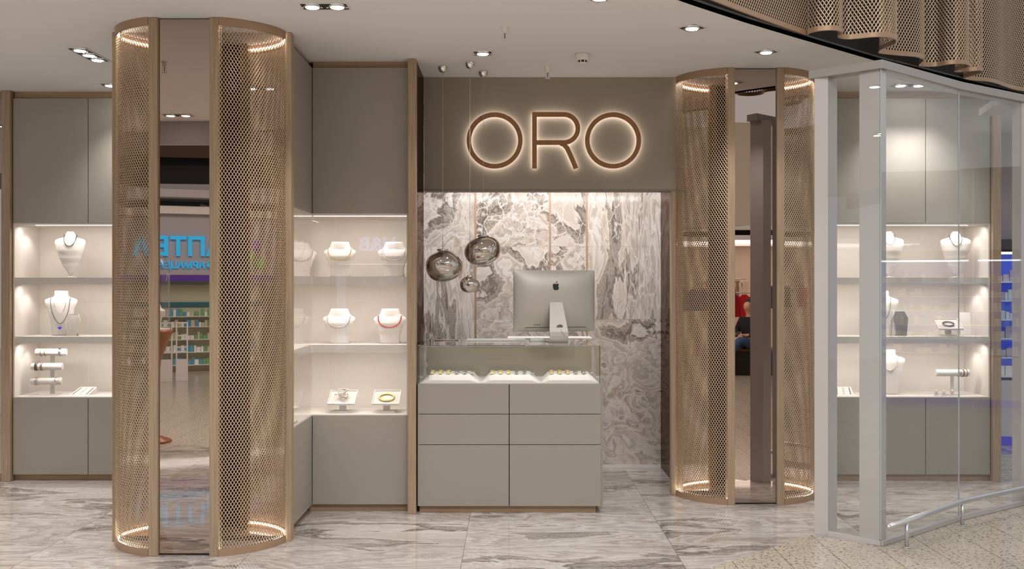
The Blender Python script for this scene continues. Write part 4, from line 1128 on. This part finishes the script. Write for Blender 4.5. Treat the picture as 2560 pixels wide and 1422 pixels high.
PR(seg(D_, E_, 0, .006), .03, 2.76, 'glass_pane', M_GLASS)
PR(seg(B2_ - t1 * .004, B2_, -.001, .007), .03, 2.76, 'glass_edge', M_EDGE)
PR(seg(C_ - t2 * .001, C_ + t2 * .002, -.001, .007), .03, 2.76, 'glass_edge', M_EDGE)
for a, b in ((A0, B2_), (B2_, C_), (C_, D_), (D_, E_)):
    PR(seg(a, b, -.012, .018), 0, .028, 'base_rail', M_POST, .001)
def off(p, d): return (p[0] + d[0], p[1] + d[1])
PR([(1.805, 6.03), (2.14, 5.725), (2.89, 6.36), (3.535, 6.805), (5.2, 7.86), (5.15, 7.95), (3.48, 6.89), (2.82, 6.45), (2.14, 5.865), (1.86, 6.12)], 2.762, 2.812, 'header', plain('booth_header', C(158, 153, 149), .4, 0, .4), .002)
PR([(3.44, 7.3), (3.594, 7.3), (3.49, 6.87), (3.34, 6.87)], 2.75, 2.80, 'cross_beam', M_POST)
# handrail
H_ = empty('bumper_rail', (2.275, 5.71, 0), 0, 'low brushed steel tube rail on short posts in front of the glass booth', 'handrail')
I2 = Matrix.Translation((-2.275, -5.71, 0))
rail = [(2.120, 5.575, .150), (2.5, 5.925, .150), (2.82, 6.222, .150), (2.86, 6.255, .150), (2.90, 6.283, .150), (3.42, 6.635, .150), (4.4, 7.29, .150)]
MB().tube(rail, .0175, 20).build('rail', M_STEEL, H_, M=I2)
MB().ball(rail[0], .0172, 16, 10).build('end_cap', M_STEEL, H_, M=I2)
for x, y in ((2.275, 5.71), (2.829, 6.225), (3.55, 6.72), (4.15, 7.12)):
    po = MB().tube([(x, y, 0), (x, y, .145)], .011, 14).build('post', M_STEEL, H_, M=I2)
    MB().lathe([(.022, .0), (.022, .003), (.012, .005)], 20, Matrix.Translation((x, y, 0))).build('flange', M_STEEL, po, M=I2)

# ---------------------------------------------------------------- the mall seen in mirrors and panes
M_FASCIA = plain('mall_grey', C(176, 172, 176), .7)
M_BEIGE = plain('mall_beige', C(206, 196, 176), .8)
M_CREAM = plain('shop_cream', C(226, 224, 200), .6)
M_BLUE = plain('letter_blue', C(40, 170, 226), .4, emit=C(40, 170, 226), es=1.1)
M_NAVY = plain('letter_side', C(20, 50, 80), .5)
M_PURP = plain('purple_band', C(92, 52, 160), .5)
M_TEAL = plain('teal_band', C(60, 120, 130), .5)
struct('wall_upper', BX(-9, -2.35, 1.95, 2.03, 2.79, 3.0), M_FASCIA)
def text(body, size, loc, rot, mat, parent, name, ext=.02):
    cu = bpy.data.curves.new(name, 'FONT'); cu.body = body; cu.size = size; cu.extrude = ext; cu.align_x = 'LEFT'; cu.offset = size * .028
    for m in (mat if isinstance(mat, list) else [mat]): cu.materials.append(m)
    o = bpy.data.objects.new(name, cu); COL.objects.link(o); o.location = loc; o.rotation_euler = rot; 
    bpy.context.view_layer.update()
    me = bpy.data.meshes.new_from_object(o.evaluated_get(bpy.context.evaluated_depsgraph_get())); me.name = name
    bpy.data.objects.remove(o); o = bpy.data.objects.new(name, me); COL.objects.link(o)
    o.location = loc; o.rotation_euler = rot; o.parent = parent; return o
def goods(mb_by, x0, x1, y, z, rnd, h=.12):
    x = x0
    while x < x1 - .05:
        w = .03 + rnd.random() * .05; hh = h * (.5 + rnd.random() * .5); k = rnd.randrange(len(mb_by)); mb_by[k].box(x, x + w * .9, y, y + .05, z, z + hh); x += w
rnd = random.Random(3)
# pharmacy
PH = empty('pharmacy_storefront', (-5.2, -4.6, 0), radians(-22), 'pharmacy storefront with big blue letters, reflected in the mirror strip of the large mesh column', 'shopfront')
BXp = lambda *a, n, m: MB().box(*a).build(n, m, PH)
BXp(-3.2, 1.3, -.25, 0, 1.66, 2.62, n='fascia', m=M_FASCIA)
BXp(-3.2, 1.3, -.02, .10, 2.62, 2.74, n='cornice', m=M_WHITE)
BXp(-3.2, 1.3, -.6, .35, 2.86, 2.98, n='soffit', m=M_FASCIA)
BXp(-3.2, 1.3, -.6, -.55, 2.74, 2.9, n='soffit_wall', m=plain('blue_grey', C(120, 134, 142), .6))
BXp(-3.2, 1.3, 0, .015, 1.56, 1.66, n='purple_band', m=M_PURP)
text('\u0410\u041f\u0422\u0415\u041a\u0410', .40, (.63, .03, 1.97), (pi / 2, 0, pi), M_BLUE, PH, 'lettering', .022)
text('\u0424\u0410\u0420\u041c\u0410\u0426\u0415\u0412\u0422', .145, (.46, .02, 1.765), (pi / 2, 0, pi), M_BLUE, PH, 'lettering', .012)
mb = MB(); mb.lathe([(.001, 0), (.09, .0), (.09, .03), (.001, .03)], 6, Matrix.Translation((.98, .02, 2.16)) @ Matrix.Rotation(-pi / 2, 4, 'X')); mb.build('logo_petal', plain('logo_violet', C(140, 70, 210), .4, emit=C(140, 70, 210), es=.5), PH)
for (a, b), c in zip(((1.16 - .32, 1.98), (1.02, 1.86)), (C(150, 220, 60), C(110, 215, 80))):
    MB().lathe([(.001, 0), (.09, .0), (.09, .03), (.001, .03)], 6, Matrix.Translation((a, .02, b)) @ Matrix.Rotation(-pi / 2, 4, 'X')).build('logo_petal', plain('logo_green', c, .4, emit=c, es=.5), PH)
BXp(-3.2, 1.3, -1.75, -1.7, 0, 1.66, n='back_wall', m=M_CREAM)
BXp(-3.2, 1.3, -1.69, -1.66, 1.12, 1.20, n='teal_band', m=M_TEAL)
BXp(-3.2, 1.3, -1.75, -.25, 1.5, 1.52, n='shop_ceiling', m=plain('shop_ceiling', C(150, 160, 166), .4, .3))
its = [MB() for _ in range(4)]; sh = MB()
for z in (.12, .34, .56, .78, .96):
    sh.box(-3.1, 1.2, -1.66, -1.50, z - .012, z); goods(its, -3.1, 1.2, -1.60, z, rnd, .13)
sh.build('shelving', M_WHITE, PH)
for b, c in zip(its, (C(230, 232, 228), C(90, 160, 190), C(120, 170, 120), C(200, 196, 170))):
    tag(b.build('medicine_boxes', plain('goods', c, .5), PH), kind='stuff')
light('AREA', 'pharmacy_light', (-5.6, -5.4, 1.46), 22, (.96, 1, .98), (0, 0, radians(-22)), 3.6, .8)
for gx in (-.25, -.02):
    R = empty('security_gate', PH.matrix_basis @ Vector((gx, .15, 0)), radians(-22), 'white pharmacy security gate, %s of the two' % ('farther' if gx < -.1 else 'nearer'), 'security gate', 'security gates')
    for s in (-.09, .07): BX(s, s + .02, -.02, .02, 0, .92).build('post', M_WHITE, R)
    BX(-.07, .07, -.015, .015, 0, .34).build('lower_panel', M_WHITE, R)
    for z in (.45, .52, .70, .90): BX(-.07, .07, -.012, .012, z, z + .02).build('rung', M_WHITE, R)
R = empty('advertising_screen', PH.matrix_basis @ Vector((-.62, .55, 0)), radians(-22), 'light box with a pale blue screen before the pharmacy', 'screen')
BX(-.16, .16, -.03, .03, .06, .86).build('frame', M_STEEL, R)
BX(-.13, .13, .03, .034, .24, .84).build('display', emis('screen_blue', C(150, 190, 235), .7), R)
BX(-.13, .13, .03, .035, .12, .24).build('lower_display', emis('screen_deep', C(40, 90, 200), .6), R)
for s in (-.13, .13): BX(s - .01, s + .01, -.06, .06, 0, .06).build('foot', M_STEEL, R)
# glass dome on a turned wooden pedestal, bust inside
R = empty('dome_pedestal', (-3.44, 1.55, 0), 0, 'copper coloured goblet pedestal reflected in the mirror strip of the large mesh column', 'pedestal')
M_COP = plain('copper_lacquer', C(150, 102, 72), .35, .2)
MB().lathe([(.17, 0), (.165, .02), (.06, .06), (.03, .25), (.035, .5), (.07, .78), (.12, .92), (.165, 1.02), (.176, 1.05), (.176, 1.075), (.15, 1.08)], 48).build('body', M_COP, R)
MB().lathe([(.155, 1.078), (.155, 1.086)], 48).build('plinth', M_WHITE, R)
R = empty('glass_dome', (-3.44, 1.55, 1.0865), 0, 'clear glass dome standing on the copper pedestal', 'glass dome')
MB().lathe([(.150, 0), (.150, .52), (.142, .60), (.12, .66), (.08, .705), (.03, .725), (.001, .728)], 48, cap=False).build('dome', glass('dome_glass', (.96, .96, .95, 1), 1.6), R)
bust(B1, (-3.44, 1.55, 1.0865), pi, 'white bust under the glass dome, reflected in the mirror strip')
# dark upper level with a bronze curtain; its orange light is emission in the material
U = empty('upper_gallery', (-6.5, -5.9, 3.1), radians(-8), 'dark upper gallery with a bronze screen given a faint orange glow above the pharmacy', 'gallery')
BX(-4, 5, -.1, 0, .1, 2.2).build('back_wall', plain('gallery_dark', C(34, 29, 27), .7), U)
M_ORANGE_GLOW = plain('gallery_bronze_glow', C(62, 42, 28), .4, .4, emit=C(150, 80, 30), es=.015)  # faint emission stands in for orange light falling on the screen
band(spline([(-4, 1.0), (-1, .5), (1.2, .35), (2.6, .5)], 12), .55, 1.25, .02).build('curved_screen', M_ORANGE_GLOW, U)
band(spline([(-4, 1.02), (-1, .52), (1.2, .37), (2.6, .52)], 12), 1.25, 1.262, .03).build('led_line', M_LED, U)
MB().box(-1.6, 2.4, .8, .86, .0, .05, M=Matrix.Rotation(radians(14), 4, 'Y')).build('handrail', M_STEEL, U)
BX(-4, 5, -.3, .4, -.02, .1).build('slab_edge', M_FASCIA, U)
# perfume and beauty shop whose lit letters float in the cabinet glass
HB = empty('beauty_storefront', (-2.2, -5.3, 0), 0, 'beauty storefront with pale blue lit letters, faintly reflected in the corner cabinet glass', 'shopfront')
BX(-1.6, 2.6, -.2, 0, 1.95, 2.9).build('fascia', plain('fascia_dark', C(70, 62, 58), .5), HB)
text('H&B', .36, (.05, .03, 2.14), (pi / 2, 0, pi), emis('letter_pale', C(150, 175, 255), 3.0), HB, 'lettering', .02)
BX(-1.6, 2.6, -1.6, -1.55, 0, 1.95).build('back_wall', plain('beauty_wall', C(190, 184, 178), .6), HB)
its = [MB() for _ in range(3)]; sh = MB()
for z in (.3, .6, .9, 1.2, 1.5):
    sh.box(-1.5, .4, -1.55, -1.40, z - .012, z); goods(its, -1.5, .4, -1.5, z, rnd, .16)
sh.build('shelving', M_WHITE, HB)
for b, c in zip(its, (C(236, 232, 230), C(150, 170, 220), C(200, 160, 150))): tag(b.build('bottles', plain('goods', c, .4), HB), kind='stuff')
BX(-1.2, -.9, -.02, .02, .3, 1.7).build('poster', emis('poster_light', C(190, 205, 240), 1.6), HB)
light('AREA', 'beauty_light', (-1.8, -6.0, 1.9), 22, (1, .97, .93), (0, 0, 0), 3.2, .8)
# clothes shop
CS = empty('clothes_storefront', (4.3, -4.7, 0), 0, 'bright clothes shop reflected in the mirror strip of the smaller mesh column', 'shopfront')
BX(-3, 4.5, -.2, 0, 2.34, 2.42).build('lintel', M_WHITE, CS)
BX(-3, 4.5, -.25, -.2, 2.42, 2.52).build('dark_band', M_DARK, CS)
BX(-3, 4.5, -.2, 0, 2.52, 2.60).build('upper_lintel', M_WHITE, CS)
band([(-3 + .25 * i, .1 - .9 * (i / 30) ** 2) for i in range(31)], 2.60, 4.5, .1).build('curved_fascia', M_BEIGE, CS)
BX(-3, 4.5, -2.6, -2.55, 0, 2.4).build('back_wall', plain('shop_warm_wall', C(224, 206, 190), .7), CS)
BX(-3, 4.5, -2.6, -.2, 2.38, 2.40).build('shop_ceiling', plain('shop_ceiling2', C(190, 184, 170), .6), CS)
for y in (-.8, -1.4, -2.0): BX(-2.8, 4.3, y, y + .04, 2.34, 2.38).build('light_line', emis('shop_tube', (1, .95, .88, 1), 5), CS)
light('AREA', 'clothes_light', (4.9, -6.0, 2.3), 60, (1, .93, .85), (0, 0, 0), 6, 1.6)
def garment_rack(x, y, z, n, cols, lab):
    R = empty('garment_rail', (x, y, 0), 0, lab, 'clothes rail', 'clothes rails')
    MB().tube([(-.45, 0, z), (.45, 0, z)], .012, 8).build('rail', M_STEEL, R)
    for s in (-.43, .43): MB().tube([(s, 0, 0), (s, 0, z)], .012, 8).build('leg', M_STEEL, R)
    for k in range(n):
        gx = -.38 + .76 * k / max(1, n - 1); m = plain('cloth', cols[k % len(cols)], .9)
        vs = [(gx - .03, -.02, z - .03), (gx + .03, -.02, z - .03), (gx + .10, -.05, z - .09), (gx + .085, -.05, z - .46), (gx - .085, -.05, z - .46), (gx - .10, -.05, z - .09)]
        vs += [(a, -b, c) for a, b, c in vs]
        MB().add(vs, [(0, 1, 2, 3, 4, 5)[::-1], (6, 7, 8, 9, 10, 11)] + [(i, (i + 1) % 6, 6 + (i + 1) % 6, 6 + i) for i in range(6)]).build('garment', m, R)
RED, NAVYC, CRM = C(200, 30, 40), C(30, 40, 110), C(214, 200, 180)
garment_rack(4.42, -5.2, 1.35, 5, [RED], 'rail of red shirts in the clothes shop')
garment_rack(3.72, -5.0, 1.45, 5, [NAVYC], 'rail of navy jackets in the clothes shop')
garment_rack(4.3, -6.4, 1.62, 7, [CRM, C(150, 120, 100), CRM, C(110, 100, 96)], 'rear rail of cream and brown clothes')
garment_rack(5.5, -5.8, 1.5, 6, [C(60, 60, 66), CRM, RED], 'rail of mixed dark clothes at the end of the clothes shop')
# bench and seated person
R = empty('bench', (4.15, -3.05, 0), radians(8), 'brown wicker bench in front of the clothes shop, seen in the right mirror strip', 'bench')
M_WICK = NT('wicker'); bt = M_WICK.n('ShaderNodeTexBrick'); M_WICK.l(M_WICK.obj(), bt.inputs['Vector'])
bt.inputs['Color1'].default_value = C(96, 62, 44); bt.inputs['Color2'].default_value = C(74, 48, 36); bt.inputs['Mortar'].default_value = C(36, 24, 18); bt.inputs['Scale'].default_value = 22
M_WICK.bsdf(bt.outputs[0], .6); M_WICK = M_WICK.m
BX(-.42, .42, -.25, .25, 0, .40).build('base', M_WICK, R, .01)
BX(-.44, .44, -.27, .27, .40, .44).build('seat', plain('bench_seat', C(110, 72, 50), .6), R, .01)
def skin(name, verts, edges, root, mat, parent, sub=2):
    me = bpy.data.meshes.new(name); me.from_pydata([v[:3] for v in verts], edges, []); me.materials.append(mat)
    o = bpy.data.objects.new(name, me); COL.objects.link(o); o.parent = parent
    m = o.modifiers.new('skin', 'SKIN'); m.use_smooth_shade = True
    if not me.skin_vertices: return o
    for i, v in enumerate(verts):
        sv = me.skin_vertices[0].data[i]; sv.radius = (v[3], v[4] if len(v) > 4 else v[3]); sv.use_root = (i == root)
    s = o.modifiers.new('subdiv', 'SUBSURF'); s.levels = s.render_levels = sub
    return o
PN = empty('person', (3.98, -2.93, 0), radians(46), 'person in a black jacket and blue jeans sitting on the wicker bench, holding a phone', 'person')
M_SKIN = plain('skin_tone', C(206, 156, 130), .5); M_JACK = plain('black_jacket', C(22, 21, 22), .8); M_JEAN = plain('blue_jeans', C(58, 78, 116), .8); M_SHOE = plain('white_shoe', C(230, 226, 222), .5)
M_HAIR = plain('dark_hair', C(42, 30, 24), .6)
V = [(0, 0, .56, .09), (0, -.01, .68, .10), (0, 0, .84, .11), (0, .02, .97, .05), (0, .035, 1.04, .045), (0, .06, 1.10, .062, .07), (0, .055, 1.17, .072, .08), (0, .045, 1.23, .06, .07), (0, .135, 1.145, .011)]
E = [(0, 1), (1, 2), (2, 3), (3, 4), (4, 5), (5, 6), (6, 7), (6, 8)]
for s in (-1, 1):
    b = len(V); V += [(s * .15, 0, .93, .045), (s * .21, .05, .70, .036), (s * .10, .27, .67, .026), (s * .075, .31, .675, .026, .014), (s * .06, .35, .68, .03, .013)]
    E += [(2, b), (b, b + 1), (b + 1, b + 2), (b + 2, b + 3), (b + 3, b + 4)]
    for k in range(4):
        q = len(V); fx = s * .06 + (-.026 + .0175 * k); L_ = (.030, .036, .034, .026)[k]
        V += [(fx, .372, .682, .0085), (fx, .372 + L_, .672, .0078), (fx - s * .006, .372 + L_ * 1.2, .655, .007)]; E += [(b + 4, q), (q, q + 1), (q + 1, q + 2)]
    q = len(V); V += [(s * .06 - s * .036, .335, .69, .009), (s * .06 - s * .05, .362, .70, .008)]; E += [(b + 3, q), (q, q + 1)]
for s in (-1, 1):
    b = len(V); V += [(s * .09, .04, .52, .07), (s * .08, .43, .53 + (.08 if s > 0 else 0), .05), (s * .07 - (.16 if s > 0 else 0), .46 + (.08 if s > 0 else 0), .10 + (.14 if s > 0 else 0), .03)]
    E += [(0, b), (b, b + 1), (b + 1, b + 2)]
skin('body', V, E, 0, M_SKIN, PN)
V = [(0, 0, .60, .15, .13), (0, -.01, .68, .145, .13), (0, 0, .85, .15, .125), (0, .01, .96, .08)]
E = [(0, 1), (1, 2), (2, 3)]
for s in (-1, 1):
    b = len(V); V += [(s * .16, 0, .92, .068), (s * .225, .05, .70, .058), (s * .115, .24, .668, .044)]; E += [(2, b), (b, b + 1), (b + 1, b + 2)]
skin('jacket', V, E, 0, M_JACK, PN)
V = [(0, 0, .53, .13, .085)]; E = []
for s in (-1, 1):
    u = 1 if s > 0 else 0
    b = len(V); V += [(s * .09, .06, .52, .085), (s * .08, .43, .53 + .08 * u, .062), (s * .075 - .08 * u, .445 + .04 * u, .32 + .11 * u, .055), (s * .07 - .16 * u, .455 + .08 * u, .12 + .14 * u, .058)]
    E += [(0, b), (b, b + 1), (b + 1, b + 2), (b + 2, b + 3)]
skin('jeans', V, E, 0, M_JEAN, PN)
for s in (-1, 1):
    u = 1 if s > 0 else 0; x = s * .07 - .16 * u; y = .46 + .08 * u; z = .04 + .13 * u
    skin('shoe', [(x, y - .03, z + .02, .036, .04), (x, y + .05, z, .036, .034), (x, y + .14, z - .008, .034, .024)], [(0, 1), (1, 2)], 0, M_SHOE, PN)
skin('hair', [(0, .03, 1.262, .085, .07), (0, -.02, 1.215, .105, .10), (0, -.04, 1.13, .085, .08)], [(0, 1), (1, 2)], 0, M_HAIR, PN)
for s in (-1, 1):
    MB().ball((s * .027, .118, 1.175), .007, 8, 6).build('eye', M_BLACK, PN)
    MB().ball((s * .072, .05, 1.165), .014, 8, 6).build('ear', M_SKIN, PN)
MB().box(-.022, .022, .118, .127, 1.098, 1.104).build('mouth', plain('lips', C(160, 90, 80), .5), PN)
o = MB().box(-.036, .036, -.004, .004, -.07, .07, M=Matrix.Rotation(radians(65), 4, 'X')).build('phone', M_BLACK); o.location = PN.matrix_basis @ Vector((0, .36, .70)); o.rotation_euler = (0, 0, radians(46))
tag(o, 'dark phone held by the seated person', 'phone')

# blue lit cosmetics shop to the right, seen through and in the booth glass
def blue_unit(x, y, rz, Lw, label):
    R = empty('cosmetics_shelf', (x, y, 0), rz, label, 'shop shelf', 'blue lit cosmetics shelves')
    q = MB(); q.box(0, Lw, 0, .04, .62, 1.82).build('back_panel', plain('panel_blue', C(60, 84, 200), .5, emit=C(70, 90, 200), es=.4), R)
    BX(0, Lw, -.35, 0, .0, .60).build('base_cabinet', plain('base_grey', C(196, 196, 204), .4), R)
    BX(0, Lw, -.36, -.35, .0, .08).build('kickboard', plain('kick_blue', C(50, 50, 170), .4, emit=C(40, 40, 190), es=.4), R)
    BX(0, Lw, -.3, 0, 1.82, 1.94).build('canopy', M_DARK, R)
    sh = MB(); its = [MB() for _ in range(4)]
    for z in (.64, .82, 1.0, 1.18, 1.36, 1.54):
        sh.box(0, Lw, -.26, 0, z - .012, z); goods(its, .03, Lw - .03, -.2, z, rnd, .11)
    sh.build('shelves', plain('shelf_pale', C(216, 228, 238), .3), R)
    for b, c in zip(its, (C(240, 240, 244), C(210, 226, 238), C(120, 190, 210), C(180, 170, 190))): tag(b.build('cosmetics', plain('goods', c, .4), R), kind='stuff')
    BX(0, Lw, .04, .12, 0, 3.0).build('wall_panel', M_FASCIA, R)
    BX(.05, Lw - .05, -.28, -.26, 1.80, 1.82).build('light_strip', emis('cool_tube', (.86, .92, 1, 1), 6), R)
    return R
units = [((4.25, 9.75), (5.85, 9.55), 'blue lit shelf unit seen past the oak upright of the right cabinet'), ((5.85, 9.55), (7.6, 9.3), 'blue lit shelf unit, middle of the run at the right'),
         ((7.6, 9.3), (9.4, 9.0), 'blue lit shelf unit at the inner corner of the cosmetics shop'), ((9.75, 8.5), (9.85, 7.0), 'blue lit shelf unit on the side run, next to the corner'), ((9.85, 7.0), (10.0, 5.0), 'blue lit shelf unit at the front end of the side run')]
for a, b, lab in units:
    d = Vector(b) - Vector(a); blue_unit(a[0], a[1], math.atan2(d.y, d.x), d.length - .01, lab)
for k in range(4): light('SPOT', 'cosmetics_light', (5.2 + k * 1.4, 8.9 - .25 * k, 2.9), 30, (.86, .92, 1), (radians(-10), 0, 0), spot=100, radius=.05)
# opposite hall wall; housings of the added fill lights over the mall
struct('wall_front', BX(-12, 14, -8.2, -8.0, 0, 4.6), M_BEIGE)
for i, (mx, my) in enumerate(((-3.6, .4), (1.0, .2))):
    R = empty('fill_light_housing', (mx, my, 5.25), 0, ('left', 'right')[i] + ' unseen housing of an added fill light high over the mall walkway', 'ceiling lamp', 'added mall fill lights')
    T = Matrix.Identity(4)
    MB().box(-1.7, 1.7, -.9, .9, .0, .08, M=T).build('housing', M_WHITE, R)
